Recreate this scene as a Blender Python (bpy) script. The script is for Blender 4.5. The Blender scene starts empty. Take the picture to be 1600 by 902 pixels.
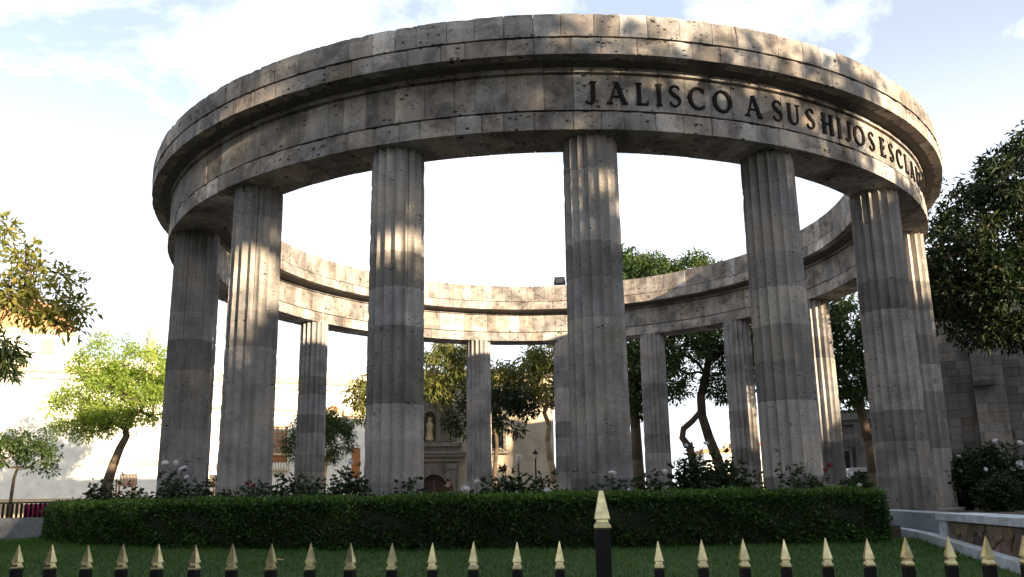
import bpy, bmesh, math, random
import numpy as np
from mathutils import Matrix, Vector

random.seed(7)
rng = np.random.default_rng(11)
SC = bpy.context.scene
COL = SC.collection
R_ = math.radians

# ------------------------------------------------------------------ camera
CAM_D, F_PX, YAW, PITCH, ROLL = 22.8618, 1283.75, -0.0390596, 0.2099728, -0.0156864
PW, PH, CY = 1600.0, 902.0, 451 + 55.05
_fw = np.array([math.sin(YAW)*math.cos(PITCH), math.cos(YAW)*math.cos(PITCH), math.sin(PITCH)])
_r = np.array([math.cos(YAW), -math.sin(YAW), 0.0]); _u = np.cross(_r, _fw)
_r2 = _r*math.cos(ROLL)+_u*math.sin(ROLL); _u2 = -_r*math.sin(ROLL)+_u*math.cos(ROLL)
CAM = np.array([0.0, -CAM_D, 1.6])
cam_d = bpy.data.cameras.new('camera'); cam = bpy.data.objects.new('camera', cam_d); COL.objects.link(cam)
cam_d.sensor_fit = 'HORIZONTAL'; cam_d.sensor_width = 36.0
cam_d.lens = 36.0*F_PX/PW; cam_d.shift_y = 55.05/PW
cam_d.clip_start = 0.05; cam_d.clip_end = 2000
m = Matrix.Identity(4)
for i in range(3):
    m[i][0] = _r2[i]; m[i][1] = _u2[i]; m[i][2] = -_fw[i]; m[i][3] = CAM[i]
cam.matrix_world = m
SC.camera = cam

# ------------------------------------------------------------------ light, sky, exposure
SUN_AZ = R_(43.0)      # measured from -y (towards the camera) to +x
SUN_EL = R_(9.5)
sdir = Vector((math.sin(SUN_AZ)*math.cos(SUN_EL), -math.cos(SUN_AZ)*math.cos(SUN_EL), math.sin(SUN_EL)))
sun_d = bpy.data.lights.new('sun', 'SUN'); sun = bpy.data.objects.new('sun', sun_d); COL.objects.link(sun)
sun_d.energy = 5.0; sun_d.angle = R_(0.53); sun_d.color = (1.0, 0.81, 0.57)
sun.rotation_euler = sdir.to_track_quat('Z', 'Y').to_euler()
sun.location = (30, -30, 20)

W = bpy.data.worlds.new('World'); SC.world = W; W.use_nodes = True
nt = W.node_tree; nt.nodes.clear()
def wn(t, **k):
    n = nt.nodes.new(t)
    for a, b in k.items(): setattr(n, a, b)
    return n
sky = wn('ShaderNodeTexSky', sky_type='NISHITA', sun_disc=False, sun_elevation=SUN_EL,
         sun_rotation=math.atan2(sdir.x, sdir.y), altitude=1500, air_density=1.0, dust_density=0.6, ozone_density=1.5)
tc = wn('ShaderNodeTexCoord'); sep = wn('ShaderNodeSeparateXYZ'); nt.links.new(tc.outputs['Generated'], sep.inputs[0])
zz = wn('ShaderNodeMath', operation='MAXIMUM'); nt.links.new(sep.outputs['Z'], zz.inputs[0]); zz.inputs[1].default_value = 0.0
za = wn('ShaderNodeMath', operation='ADD'); nt.links.new(zz.outputs[0], za.inputs[0]); za.inputs[1].default_value = 0.22
dx = wn('ShaderNodeMath', operation='DIVIDE'); nt.links.new(sep.outputs['X'], dx.inputs[0]); nt.links.new(za.outputs[0], dx.inputs[1])
dy = wn('ShaderNodeMath', operation='DIVIDE'); nt.links.new(sep.outputs['Y'], dy.inputs[0]); nt.links.new(za.outputs[0], dy.inputs[1])
cmb = wn('ShaderNodeCombineXYZ'); nt.links.new(dx.outputs[0], cmb.inputs[0]); nt.links.new(dy.outputs[0], cmb.inputs[1])
cmb.inputs[2].default_value = 3.7
n1 = wn('ShaderNodeTexNoise'); n1.inputs['Scale'].default_value = 2.3; n1.inputs['Detail'].default_value = 9
n1.inputs['Roughness'].default_value = 0.58; n1.inputs['Distortion'].default_value = 0.35
nt.links.new(cmb.outputs[0], n1.inputs['Vector'])
rmp = wn('ShaderNodeValToRGB'); nt.links.new(n1.outputs['Fac'], rmp.inputs[0])
rmp.color_ramp.elements[0].position = 0.44; rmp.color_ramp.elements[1].position = 0.58
# a thin veil of cloud thickens towards the horizon all round
veil = wn('ShaderNodeMapRange'); nt.links.new(sep.outputs['Z'], veil.inputs['Value'])
veil.inputs['From Min'].default_value = 0.24; veil.inputs['From Max'].default_value = 0.50; veil.interpolation_type = 'SMOOTHSTEP'
veil.inputs['To Min'].default_value = 1.0; veil.inputs['To Max'].default_value = 0.42
mx = wn('ShaderNodeMath', operation='MAXIMUM'); nt.links.new(rmp.outputs[0], mx.inputs[0]); nt.links.new(veil.outputs[0], mx.inputs[1])
mxs = wn('ShaderNodeMath', operation='MULTIPLY'); nt.links.new(mx.outputs[0], mxs.inputs[0]); mxs.inputs[1].default_value = 0.87
mixc = wn('ShaderNodeMix', data_type='RGBA'); nt.links.new(mxs.outputs[0], mixc.inputs['Factor'])
nt.links.new(sky.outputs[0], mixc.inputs['A'])
mixc.inputs['B'].default_value = (5.3, 5.5, 5.85, 1)
bg = wn('ShaderNodeBackground'); bg.inputs['Strength'].default_value = 0.085
nt.links.new(mixc.outputs['Result'], bg.inputs['Color'])
wo = wn('ShaderNodeOutputWorld'); nt.links.new(bg.outputs[0], wo.inputs[0])

SC.view_settings.view_transform = 'Standard'; SC.view_settings.look = 'None'
SC.view_settings.exposure = 1.75; SC.view_settings.gamma = 1.0; SC.view_settings.use_curve_mapping = False
SC.cycles.max_bounces = 6; SC.cycles.diffuse_bounces = 3; SC.cycles.glossy_bounces = 2
SC.cycles.transmission_bounces = 3; SC.cycles.transparent_max_bounces = 4
SC.cycles.use_denoising = True

# ------------------------------------------------------------------ helpers: points
def ray(px, py):
    d = _fw+_r2*(px-PW/2)/F_PX-_u2*(py-CY)/F_PX
    return d/np.linalg.norm(d)
def at_y(px, py, Y):
    d = ray(px, py); return CAM+d*(Y-CAM[1])/d[1]
def at_z(px, py, Z):
    d = ray(px, py); return CAM+d*(Z-CAM[2])/d[2]
def at_r(px, py, Rr):
    d = ray(px, py); a = d[0]**2+d[1]**2; b = 2*CAM[1]*d[1]; c = CAM[1]**2-Rr*Rr
    t = (-b-math.sqrt(max(0.0, b*b-4*a*c)))/(2*a); return CAM+d*t
def on_plane(px, py, p0, n):
    d = ray(px, py); t = np.dot(np.asarray(p0)-CAM, n)/np.dot(d, n); return CAM+d*t
def polar(th, r, z=0.0):
    return Vector((r*math.sin(th), -r*math.cos(th), z))

# ------------------------------------------------------------------ helpers: objects
def link(o, parent=None):
    COL.objects.link(o)
    if parent is not None: o.parent = parent
    return o
def tag(o, label=None, cat=None, group=None, kind=None):
    if label: o['label'] = label
    if cat: o['category'] = cat
    if group: o['group'] = group
    if kind: o['kind'] = kind
    return o
def empty(name, loc=(0, 0, 0), rz=0.0):
    o = bpy.data.objects.new(name, None); o.location = loc; o.rotation_euler = (0, 0, rz)
    o.empty_display_size = 0.2
    return link(o)
def mesh_obj(name, verts, faces, mat=None, parent=None, smooth=False):
    me = bpy.data.meshes.new(name); me.from_pydata([tuple(v) for v in verts], [], faces); me.update()
    if mat: me.materials.append(mat)
    if smooth: me.polygons.foreach_set('use_smooth', [True]*len(me.polygons))
    return link(bpy.data.objects.new(name, me), parent)
def data_obj(name, me, parent=None):
    return link(bpy.data.objects.new(name, me), parent)

class MB:
    """collects simple solids into one mesh"""
    def __init__(s): s.v = []; s.f = []
    def add(s, v, f):
        o = len(s.v); s.v += [tuple(x) for x in v]; s.f += [tuple(i+o for i in q) for q in f]
    def box(s, x0, x1, y0, y1, z0, z1):
        s.add([(x0, y0, z0), (x1, y0, z0), (x1, y1, z0), (x0, y1, z0), (x0, y0, z1), (x1, y0, z1), (x1, y1, z1), (x0, y1, z1)],
              [(0, 3, 2, 1), (4, 5, 6, 7), (0, 1, 5, 4), (1, 2, 6, 5), (2, 3, 7, 6), (3, 0, 4, 7)])
    def lathe(s, prof, n=12, c=(0, 0, 0), square=False, rot=0.0):
        vs = []
        for r, z in prof:
            for i in range(n):
                a = 2*math.pi*i/n+rot
                vs.append((c[0]+r*math.cos(a), c[1]+r*math.sin(a), c[2]+z))
        fs = []
        for j in range(len(prof)-1):
            for i in range(n):
                k = (i+1) % n
                fs.append((j*n+i, j*n+k, (j+1)*n+k, (j+1)*n+i))
        fs.append(tuple(range(n-1, -1, -1))); fs.append(tuple((len(prof)-1)*n+i for i in range(n)))
        s.add(vs, fs)
    def tube(s, pts, rads, n=6):
        pts = [Vector(p) for p in pts]; vs = []; fs = []
        prev = None
        for i, p in enumerate(pts):
            t = (pts[min(i+1, len(pts)-1)]-pts[max(i-1, 0)])
            if t.length < 1e-9: t = Vector((0, 0, 1))
            t.normalize()
            ref = prev if prev is not None else (Vector((1, 0, 0)) if abs(t.x) < 0.9 else Vector((0, 1, 0)))
            a = (ref-t*ref.dot(t)); a.normalize(); b = t.cross(a); prev = a
            for k in range(n):
                w = 2*math.pi*k/n
                vs.append(p+(a*math.cos(w)+b*math.sin(w))*rads[i])
        for i in range(len(pts)-1):
            for k in range(n):
                l = (k+1) % n
                fs.append((i*n+k, i*n+l, (i+1)*n+l, (i+1)*n+k))
        fs.append(tuple(range(n-1, -1, -1))); fs.append(tuple((len(pts)-1)*n+i for i in range(n)))
        s.add(vs, fs)
    def extrude_xz(s, poly, y0, y1):
        n = len(poly)
        vs = [(x, y0, z) for x, z in poly]+[(x, y1, z) for x, z in poly]
        fs = [tuple(range(n)), tuple(range(2*n-1, n-1, -1))]+[(i, n+i, n+(i+1) % n, (i+1) % n) for i in range(n)]
        s.add(vs, fs)
    def build(s, name, mat, parent=None, smooth=False, fix=True):
        o = mesh_obj(name, s.v, s.f, mat, parent, smooth)
        if fix:
            bm = bmesh.new(); bm.from_mesh(o.data); bmesh.ops.recalc_face_normals(bm, faces=bm.faces); bm.to_mesh(o.data); bm.free()
        return o

# ------------------------------------------------------------------ helpers: materials
def newmat(name):
    mt = bpy.data.materials.new(name); mt.use_nodes = True
    n = mt.node_tree.nodes; n.clear()
    out = n.new('ShaderNodeOutputMaterial'); p = n.new('ShaderNodeBsdfPrincipled')
    mt.node_tree.links.new(p.outputs[0], out.inputs[0])
    return mt, mt.node_tree, p, out
def nn(t, kind, **k):
    n = t.nodes.new(kind)
    for a, b in k.items():
        if a.startswith('i_'): n.inputs[a[2:].replace('_', ' ')].default_value = b
        else: setattr(n, a, b)
    return n
def mulcol(t, a, b, fac=1.0):
    m_ = nn(t, 'ShaderNodeMix', data_type='RGBA', blend_type='MULTIPLY'); m_.inputs['Factor'].default_value = fac
    t.links.new(a, m_.inputs['A']); t.links.new(b, m_.inputs['B']); return m_.outputs['Result']
def ramp(t, src, stops):
    r = nn(t, 'ShaderNodeValToRGB'); t.links.new(src, r.inputs[0])
    e = r.color_ramp.elements
    while len(e) < len(stops): e.new(0.5)
    for x, (p, c) in zip(e, stops):
        x.position = p; x.color = (c, c, c, 1) if isinstance(c, (int, float)) else (*c, 1)
    return r.outputs[0]

def stone(name, base, dark=0.45, pits=1.0, streak=0.5, tint=True, rough=0.92, bump=0.35, scale=1.0, pit_dark=0.16, pit_from=0.70, pit_size=0.52, pit_sc=1.0, pit_cl=0.38, grime=0.0, pit_z=42):
    """porous volcanic building stone: mottling, horizontal pits, rain streaks, a tint of its own for each block"""
    mt, t, p, out = newmat(name)
    geo = nn(t, 'ShaderNodeNewGeometry')
    pos = geo.outputs['Position']
    big = nn(t, 'ShaderNodeTexNoise', i_Scale=1.1*scale, i_Detail=6.0, i_Roughness=0.6); t.links.new(pos, big.inputs['Vector'])
    c = nn(t, 'ShaderNodeRGB'); c.outputs[0].default_value = (*base, 1); col = c.outputs[0]
    col = mulcol(t, col, ramp(t, big.outputs['Fac'], [(0.32, (0.60, 0.58, 0.56)), (0.5, (0.95, 0.93, 0.92)), (0.68, (1.22, 1.14, 1.06))]))
    fine = nn(t, 'ShaderNodeTexNoise', i_Scale=38*scale, i_Detail=4.0, i_Roughness=0.7); t.links.new(pos, fine.inputs['Vector'])
    col = mulcol(t, col, ramp(t, fine.outputs['Fac'], [(0.3, 0.72), (0.7, 1.18)]))
    # streaks
    mp = nn(t, 'ShaderNodeMapping'); mp.inputs['Scale'].default_value = (3.2, 3.2, 0.35); t.links.new(pos, mp.inputs['Vector'])
    st = nn(t, 'ShaderNodeTexNoise', i_Scale=1.3, i_Detail=5.0, i_Roughness=0.65); t.links.new(mp.outputs[0], st.inputs['Vector'])
    col = mulcol(t, col, ramp(t, st.outputs['Fac'], [(0.36, (dark, dark*0.96, dark*0.92)), (0.56, (1, 1, 1))]), streak)
    if grime:
        gr = nn(t, 'ShaderNodeTexNoise', i_Scale=1.9, i_Detail=8.0, i_Roughness=0.72, i_Distortion=0.6); t.links.new(pos, gr.inputs['Vector'])
        col = mulcol(t, col, ramp(t, gr.outputs['Fac'], [(0.40, (0.34, 0.32, 0.31)), (0.50, (0.82, 0.80, 0.79)), (0.60, (1.08, 1.06, 1.03))]), grime)
    # pits: short dark horizontal pores of different sizes
    mp2 = nn(t, 'ShaderNodeMapping'); mp2.inputs['Scale'].default_value = (13*scale*pit_sc, 13*scale*pit_sc, pit_z*scale*pit_sc); t.links.new(pos, mp2.inputs['Vector'])
    wob = nn(t, 'ShaderNodeTexNoise', i_Scale=2.0, i_Detail=2.0); t.links.new(mp2.outputs[0], wob.inputs['Vector'])
    addv = nn(t, 'ShaderNodeVectorMath', operation='ADD'); t.links.new(mp2.outputs[0], addv.inputs[0]); t.links.new(wob.outputs['Color'], addv.inputs[1])
    vo = nn(t, 'ShaderNodeTexVoronoi', i_Scale=1.0, i_Randomness=1.0); t.links.new(addv.outputs[0], vo.inputs['Vector'])
    keep = nn(t, 'ShaderNodeSeparateColor'); t.links.new(vo.outputs['Color'], keep.inputs[0])
    rad = nn(t, 'ShaderNodeMapRange'); rad.inputs['From Min'].default_value = pit_from; rad.inputs['From Max'].default_value = 1.0
    rad.inputs['To Min'].default_value = 0.0; rad.inputs['To Max'].default_value = pit_size; t.links.new(keep.outputs[0], rad.inputs['Value'])
    cl_ = nn(t, 'ShaderNodeTexNoise', i_Scale=2.6*scale, i_Detail=2.0); t.links.new(pos, cl_.inputs['Vector'])
    clr = nn(t, 'ShaderNodeMapRange'); clr.inputs['From Min'].default_value = pit_cl; clr.inputs['From Max'].default_value = 0.66; t.links.new(cl_.outputs['Fac'], clr.inputs['Value'])
    rad2 = nn(t, 'ShaderNodeMath', operation='MULTIPLY'); t.links.new(rad.outputs[0], rad2.inputs[0]); t.links.new(clr.outputs[0], rad2.inputs[1])
    sub = nn(t, 'ShaderNodeMath', operation='SUBTRACT'); t.links.new(vo.outputs['Distance'], sub.inputs[0]); t.links.new(rad2.outputs[0], sub.inputs[1])
    pit = ramp(t, sub.outputs[0], [(0.0, pit_dark), (0.05, 1.0)])
    col = mulcol(t, col, pit, pits)
    if tint:
        oi = nn(t, 'ShaderNodeObjectInfo'); col = mulcol(t, col, oi.outputs['Color'])
    t.links.new(col, p.inputs['Base Color'])
    p.inputs['Roughness'].default_value = rough; p.inputs['Specular IOR Level'].default_value = 0.25
    hm = nn(t, 'ShaderNodeMath', operation='MULTIPLY_ADD'); t.links.new(pit, hm.inputs[0]); hm.inputs[1].default_value = 0.9
    t.links.new(fine.outputs['Fac'], hm.inputs[2])
    bp = nn(t, 'ShaderNodeBump', i_Strength=bump, i_Distance=0.02); t.links.new(hm.outputs[0], bp.inputs['Height'])
    t.links.new(bp.outputs[0], p.inputs['Normal'])
    return mt

def plain(name, base, rough=0.7, var=0.25, scale=6.0, bump=0.15, metal=0.0, spec=0.4, tint=False, detail=6.0):
    mt, t, p, out = newmat(name)
    geo = nn(t, 'ShaderNodeNewGeometry')
    n = nn(t, 'ShaderNodeTexNoise', i_Scale=scale, i_Detail=detail, i_Roughness=0.62); t.links.new(geo.outputs['Position'], n.inputs['Vector'])
    c = nn(t, 'ShaderNodeRGB'); c.outputs[0].default_value = (*base, 1)
    col = mulcol(t, c.outputs[0], ramp(t, n.outputs['Fac'], [(0.3, 1-var), (0.7, 1+var)]))
    if tint:
        oi = nn(t, 'ShaderNodeObjectInfo'); col = mulcol(t, col, oi.outputs['Color'])
    t.links.new(col, p.inputs['Base Color'])
    p.inputs['Roughness'].default_value = rough; p.inputs['Metallic'].default_value = metal; p.inputs['Specular IOR Level'].default_value = spec
    if bump:
        bp = nn(t, 'ShaderNodeBump', i_Strength=bump, i_Distance=0.01); t.links.new(n.outputs['Fac'], bp.inputs['Height'])
        t.links.new(bp.outputs[0], p.inputs['Normal'])
    return mt

def leafmat(name, c_dark, c_mid, c_light, trans=0.35, rough=0.55, spec=0.3):
    """leaves differ one from another (attribute 'tint' is a random number of each leaf); light passes through"""
    mt, t, p, out = newmat(name)
    at = nn(t, 'ShaderNodeAttribute', attribute_name='tint')
    col = ramp(t, at.outputs['Fac'], [(0.0, c_dark), (0.5, c_mid), (1.0, c_light)])
    t.links.new(col, p.inputs['Base Color'])
    p.inputs['Roughness'].default_value = rough; p.inputs['Specular IOR Level'].default_value = spec
    tr = nn(t, 'ShaderNodeBsdfTranslucent')
    br = mulcol(t, col, nn(t, 'ShaderNodeRGB').outputs[0]); br.node.inputs['B'].links[0].from_node.outputs[0].default_value = (1.35, 1.25, 0.55, 1)
    t.links.new(br, tr.inputs['Color'])
    ms = nn(t, 'ShaderNodeMixShader'); ms.inputs[0].default_value = trans
    t.links.new(p.outputs[0], ms.inputs[1]); t.links.new(tr.outputs[0], ms.inputs[2]); t.links.new(ms.outputs[0], out.inputs[0])
    return mt

M = {}
M['column'] = stone('column_stone', (0.395, 0.382, 0.368), dark=0.55, streak=0.3, grime=0.25, pits=1.0)
M['block'] = stone('entablature_stone', (0.385, 0.360, 0.330), dark=0.45, streak=0.35, pits=1.0, scale=0.85, pit_from=0.60, pit_size=0.56, pit_sc=0.85, pit_cl=0.30, grime=0.75, pit_z=26)
M['core'] = plain('mortar', (0.10, 0.09, 0.08), rough=1.0)
M['platform'] = stone('platform_stone', (0.20, 0.18, 0.165), streak=0.2, tint=False)
M['letter'] = plain('blackened_iron', (0.012, 0.010, 0.009), rough=0.7, scale=20, spec=0.1)
M['soil'] = plain('garden_soil', (0.055, 0.042, 0.03), rough=1.0, scale=14, var=0.4, bump=0.6)
M['lawn'] = plain('lawn_soil', (0.030, 0.055, 0.016), rough=1.0, scale=5, var=0.4, bump=0.3)
M['paving'] = plain('paving_stone', (0.22, 0.20, 0.18), rough=0.9, scale=3, var=0.2)
M['street'] = plain('asphalt', (0.055, 0.055, 0.056), rough=0.9, scale=8, var=0.25)
M['gold'] = plain('gilded_iron', (0.46, 0.40, 0.22), rough=0.34, metal=1.0, scale=30, var=0.35, bump=0.05)
M['blackiron'] = plain('black_painted_iron', (0.006, 0.006, 0.007), rough=0.45, scale=40, var=0.3, bump=0.08, spec=0.12)
M['plaster_grey'] = plain('grey_plaster', (0.21, 0.25, 0.27), rough=0.85, scale=9, var=0.16)
M['concrete_pale'] = plain('pale_concrete', (0.46, 0.49, 0.52), rough=0.85, scale=4, var=0.38, detail=9)
M['concrete_grey'] = plain('grey_concrete', (0.20, 0.20, 0.205), rough=0.9, scale=10, var=0.25)
M['rubble'] = plain('rubble_stone', (0.115, 0.090, 0.072), rough=0.95, scale=11, var=0.5, bump=0.7, tint=True)
M['mortar_dark'] = plain('wall_mortar', (0.085, 0.075, 0.066), rough=1.0, scale=20, bump=0.5)
M['cream'] = plain('cream_plaster', (0.80, 0.76, 0.66), rough=0.9, scale=1.6, var=0.14)
M['cream_trim'] = plain('cream_stone_trim', (0.52, 0.40, 0.25), rough=0.9, scale=3.0, var=0.22)
M['terracotta'] = plain('terracotta_roof', (0.42, 0.20, 0.10), rough=0.9, scale=6, var=0.3)
M['wood'] = plain('varnished_wood', (0.33, 0.12, 0.035), rough=0.5, scale=14, var=0.3)
M['pane'] = plain('window_glass', (0.30, 0.26, 0.20), rough=0.15, scale=2, var=0.2, bump=0.0, spec=0.6)
M['darkglass'] = plain('dark_glass', (0.02, 0.022, 0.025), rough=0.1, bump=0.0, spec=0.6)
M['church'] = stone('church_stone', (0.23, 0.20, 0.165), streak=0.4, tint=True, pits=0.3, scale=0.5)
M['churchwall'] = plain('ochre_church_plaster', (0.44, 0.36, 0.26), rough=0.95, scale=1.2, var=0.22)
M['cathedral'] = stone('grey_ashlar', (0.195, 0.187, 0.175), streak=0.5, tint=True, pits=0.3, scale=0.5)
M['shadowed'] = plain('dark_interior', (0.03, 0.018, 0.012), rough=0.9)
M['door'] = plain('old_wooden_door', (0.045, 0.018, 0.010), rough=0.7, scale=10)
M['marble'] = plain('white_marble', (0.62, 0.60, 0.56), rough=0.6, scale=8, var=0.1)
M['bronze'] = plain('dark_bronze', (0.022, 0.022, 0.020), rough=0.5, metal=0.3, scale=10)
M['bark'] = plain('bark', (0.095, 0.068, 0.045), rough=1.0, scale=18, var=0.5, bump=0.8)
M['bark_pale'] = plain('pale_bark', (0.24, 0.17, 0.10), rough=1.0, scale=14, var=0.45, bump=0.8)
M['pink'] = plain('pink_cloth', (0.60, 0.03, 0.14), rough=0.8, scale=6, var=0.2)
M['white_paint'] = plain('white_paint', (0.75, 0.75, 0.73), rough=0.45, scale=5, var=0.06, bump=0)
M['lampglass'] = plain('milky_lamp_glass', (0.45, 0.42, 0.36), rough=0.25, bump=0)
M['rubber'] = plain('tyre_rubber', (0.015, 0.015, 0.015), rough=0.9)
M['red'] = plain('red_plastic', (0.35, 0.02, 0.015), rough=0.4, bump=0)
M['skin'] = plain('skin', (0.30, 0.17, 0.11), rough=0.6, bump=0)
M['jacket'] = plain('brown_jacket', (0.05, 0.026, 0.018), rough=0.9)
M['trousers'] = plain('dark_trousers', (0.02, 0.02, 0.025), rough=0.9)
M['hair'] = plain('dark_hair', (0.012, 0.009, 0.007), rough=0.7)
M['petal'] = plain('white_petal', (0.58, 0.56, 0.55), rough=0.6, scale=20, var=0.06, bump=0)
M['petal_red'] = plain('dark_red_petal', (0.17, 0.012, 0.018), rough=0.6, scale=20, var=0.2, bump=0)
M['fallen'] = plain('dry_leaf', (0.34, 0.22, 0.07), rough=0.8, scale=30, var=0.4, bump=0)
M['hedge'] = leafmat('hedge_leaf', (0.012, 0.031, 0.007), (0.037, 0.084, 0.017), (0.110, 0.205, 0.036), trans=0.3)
M['hedge_core'] = plain('hedge_twigs', (0.014, 0.018, 0.008), rough=1.0, scale=30)
M['grass'] = leafmat('grass_blade', (0.026, 0.068, 0.012), (0.052, 0.128, 0.020), (0.12, 0.175, 0.045), trans=0.25)
M['rose'] = leafmat('rose_leaf', (0.014, 0.026, 0.010), (0.024, 0.046, 0.016), (0.050, 0.066, 0.024), trans=0.2)
M['lime'] = leafmat('lime_leaf', (0.14, 0.21, 0.03), (0.26, 0.36, 0.06), (0.42, 0.48, 0.12), trans=0.5)
M['olive'] = leafmat('olive_leaf', (0.045, 0.065, 0.014), (0.13, 0.14, 0.032), (0.28, 0.24, 0.08), trans=0.4)
M['sunolive'] = leafmat('sunlit_olive_leaf', (0.08, 0.10, 0.02), (0.22, 0.22, 0.05), (0.42, 0.32, 0.11), trans=0.45)  # paler, yellower olive: sunlight put into the leaf colour
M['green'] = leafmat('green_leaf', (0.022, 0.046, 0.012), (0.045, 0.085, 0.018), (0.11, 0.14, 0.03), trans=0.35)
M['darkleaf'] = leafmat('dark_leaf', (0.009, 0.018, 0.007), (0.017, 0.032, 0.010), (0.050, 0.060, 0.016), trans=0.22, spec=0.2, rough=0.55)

def tint_rand(lo=0.75, hi=1.2, warm=0.05):
    v = random.uniform(lo, hi); w = random.uniform(-warm, warm)
    return (v*(1+w), v, v*(1-w), 1)

# ================================================================== the setting
R = 9.3852; PHI0 = R_(-58.1057); NCOL = 17
ZB, ZT = 1.271, 7.691
HED_R = 11.9
def lawn_z(x, y):
    r = math.hypot(x, y)
    k = min(1.0, max(0.0, (x-1.5)/4.5))
    return 0.97-0.062*max(0.0, r-11.6)-0.03*k*k*(3-2*k)

tag(mesh_obj('street', [(-400, -400, 0), (400, -400, 0), (400, 400, 0), (-400, 400, 0)], [(0, 1, 2, 3)], M['street']), kind='structure')
mb = MB(); mb.box(-120, 120, -3.0, 160, 0.02, 0.9)
tag(mb.build('plaza', M['paving']), kind='structure')
# lawn, a mound that falls from the hedge to the fence
vs = []; fs = []; NA, NR = 60, 14
for i in range(NA+1):
    th = R_(-86)+R_(150)*i/NA
    for j in range(NR+1):
        r = 10.2+(19.85-10.2)*j/NR
        p = polar(th, r); vs.append((p.x, p.y, lawn_z(p.x, p.y)))
for i in range(NA):
    for j in range(NR):
        a = i*(NR+1)+j; fs.append((a, a+1, a+NR+2, a+NR+1))
# retaining edge down to the street
base = len(vs)
for i in range(NA+1):
    v = vs[i*(NR+1)+NR]; vs.append((v[0], v[1], -0.02))
for i in range(NA):
    fs.append((i*(NR+1)+NR, base+i, base+i+1, (i+1)*(NR+1)+NR))
lawn = tag(mesh_obj('lawn', vs, fs, M['lawn'], smooth=True), kind='structure')

# ================================================================== the rotunda
rot = empty('rotunda', (0, 0, 0))
tag(rot, 'large round colonnade of fluted grey stone columns under a ring with iron lettering', 'monument')
mb = MB(); mb.lathe([(10.02, 0.3), (10.02, 1.155), (9.97, 1.16), (9.97, 1.271), (0.01, 1.272)], n=96)
mb.build('platform', M['platform'], rot)

# --- columns: fluted drums
def drum_mesh(r0, r1, h, idx):
    NF, SEG = 17, 6
    levels = [(0.0, 0.985), (0.010, 1.0)]+[(h*k/6, 1.0) for k in range(1, 6)]+[(h-0.010, 1.0), (h, 0.985)]
    vs = []; fs = []
    rr = random.Random(idx*31+5)
    for z, sc in levels:
        r = r0+(r1-r0)*z/h
        for f in range(NF):
            for s in range(SEG):
                t = s/SEG
                a = 2*math.pi*(f+t)/NF
                d = 0.100*math.sin(math.pi*t)**0.62 if s else 0.0
                chip = 0.0
                if s == 0 and rr.random() < 0.16: chip = rr.uniform(0.004, 0.018)
                q = (r-d-chip)*sc
                vs.append((q*math.cos(a), q*math.sin(a), z))
    n = NF*SEG
    for j in range(len(levels)-1):
        for i in range(n):
            k = (i+1) % n; fs.append((j*n+i, j*n+k, (j+1)*n+k, (j+1)*n+i))
    fs.append(tuple(range(n-1, -1, -1))); fs.append(tuple((len(levels)-1)*n+i for i in range(n)))
    me = bpy.data.meshes.new('drum'); me.from_pydata(vs, [], fs); me.update(); me.materials.append(M['column'])
    return me
ND = 10
cuts = [0, 0.62, 1.30, 1.90, 2.60, 3.22, 3.90, 4.52, 5.20, 5.82, ZT-ZB]
RB, RT = 0.503, 0.472
drums = []
for k in range(ND):
    f0 = cuts[k]/(ZT-ZB); f1 = cuts[k+1]/(ZT-ZB)
    drums.append(drum_mesh(RB+(RT-RB)*f0, RB+(RT-RB)*f1, cuts[k+1]-cuts[k], k))
# tone of the drums the photograph shows (column index: values from the base up), others vary at random
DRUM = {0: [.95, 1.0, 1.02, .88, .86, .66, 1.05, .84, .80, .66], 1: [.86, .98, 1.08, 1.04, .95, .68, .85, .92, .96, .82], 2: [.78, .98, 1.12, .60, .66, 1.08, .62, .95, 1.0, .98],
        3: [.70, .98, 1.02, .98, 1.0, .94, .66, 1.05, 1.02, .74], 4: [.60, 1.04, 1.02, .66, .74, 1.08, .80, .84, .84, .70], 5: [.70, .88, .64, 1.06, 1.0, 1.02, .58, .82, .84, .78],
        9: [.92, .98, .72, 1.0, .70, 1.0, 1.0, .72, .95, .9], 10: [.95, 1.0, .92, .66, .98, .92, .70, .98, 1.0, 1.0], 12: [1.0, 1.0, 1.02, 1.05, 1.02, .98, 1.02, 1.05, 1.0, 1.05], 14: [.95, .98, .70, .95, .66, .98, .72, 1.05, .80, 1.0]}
for c in range(NCOL):
    th = PHI0+c*2*math.pi/NCOL
    core = MB(); core.lathe([(0.40, 0.02), (0.38, ZT-ZB-0.01)], n=12)
    p = polar(th, R, ZB)
    co = core.build('column', M['core'], rot); co.location = p; co.rotation_euler = (0, 0, th+random.uniform(-0.1, 0.1))
    tints = DRUM.get(c)
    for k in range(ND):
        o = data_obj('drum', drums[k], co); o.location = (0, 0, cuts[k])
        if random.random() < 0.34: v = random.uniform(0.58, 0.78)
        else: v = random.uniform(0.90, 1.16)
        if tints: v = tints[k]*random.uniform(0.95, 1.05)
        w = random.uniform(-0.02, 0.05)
        o.color = (v*(1+w), v*(1+w*0.3), v*(1-w), 1)

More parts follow.
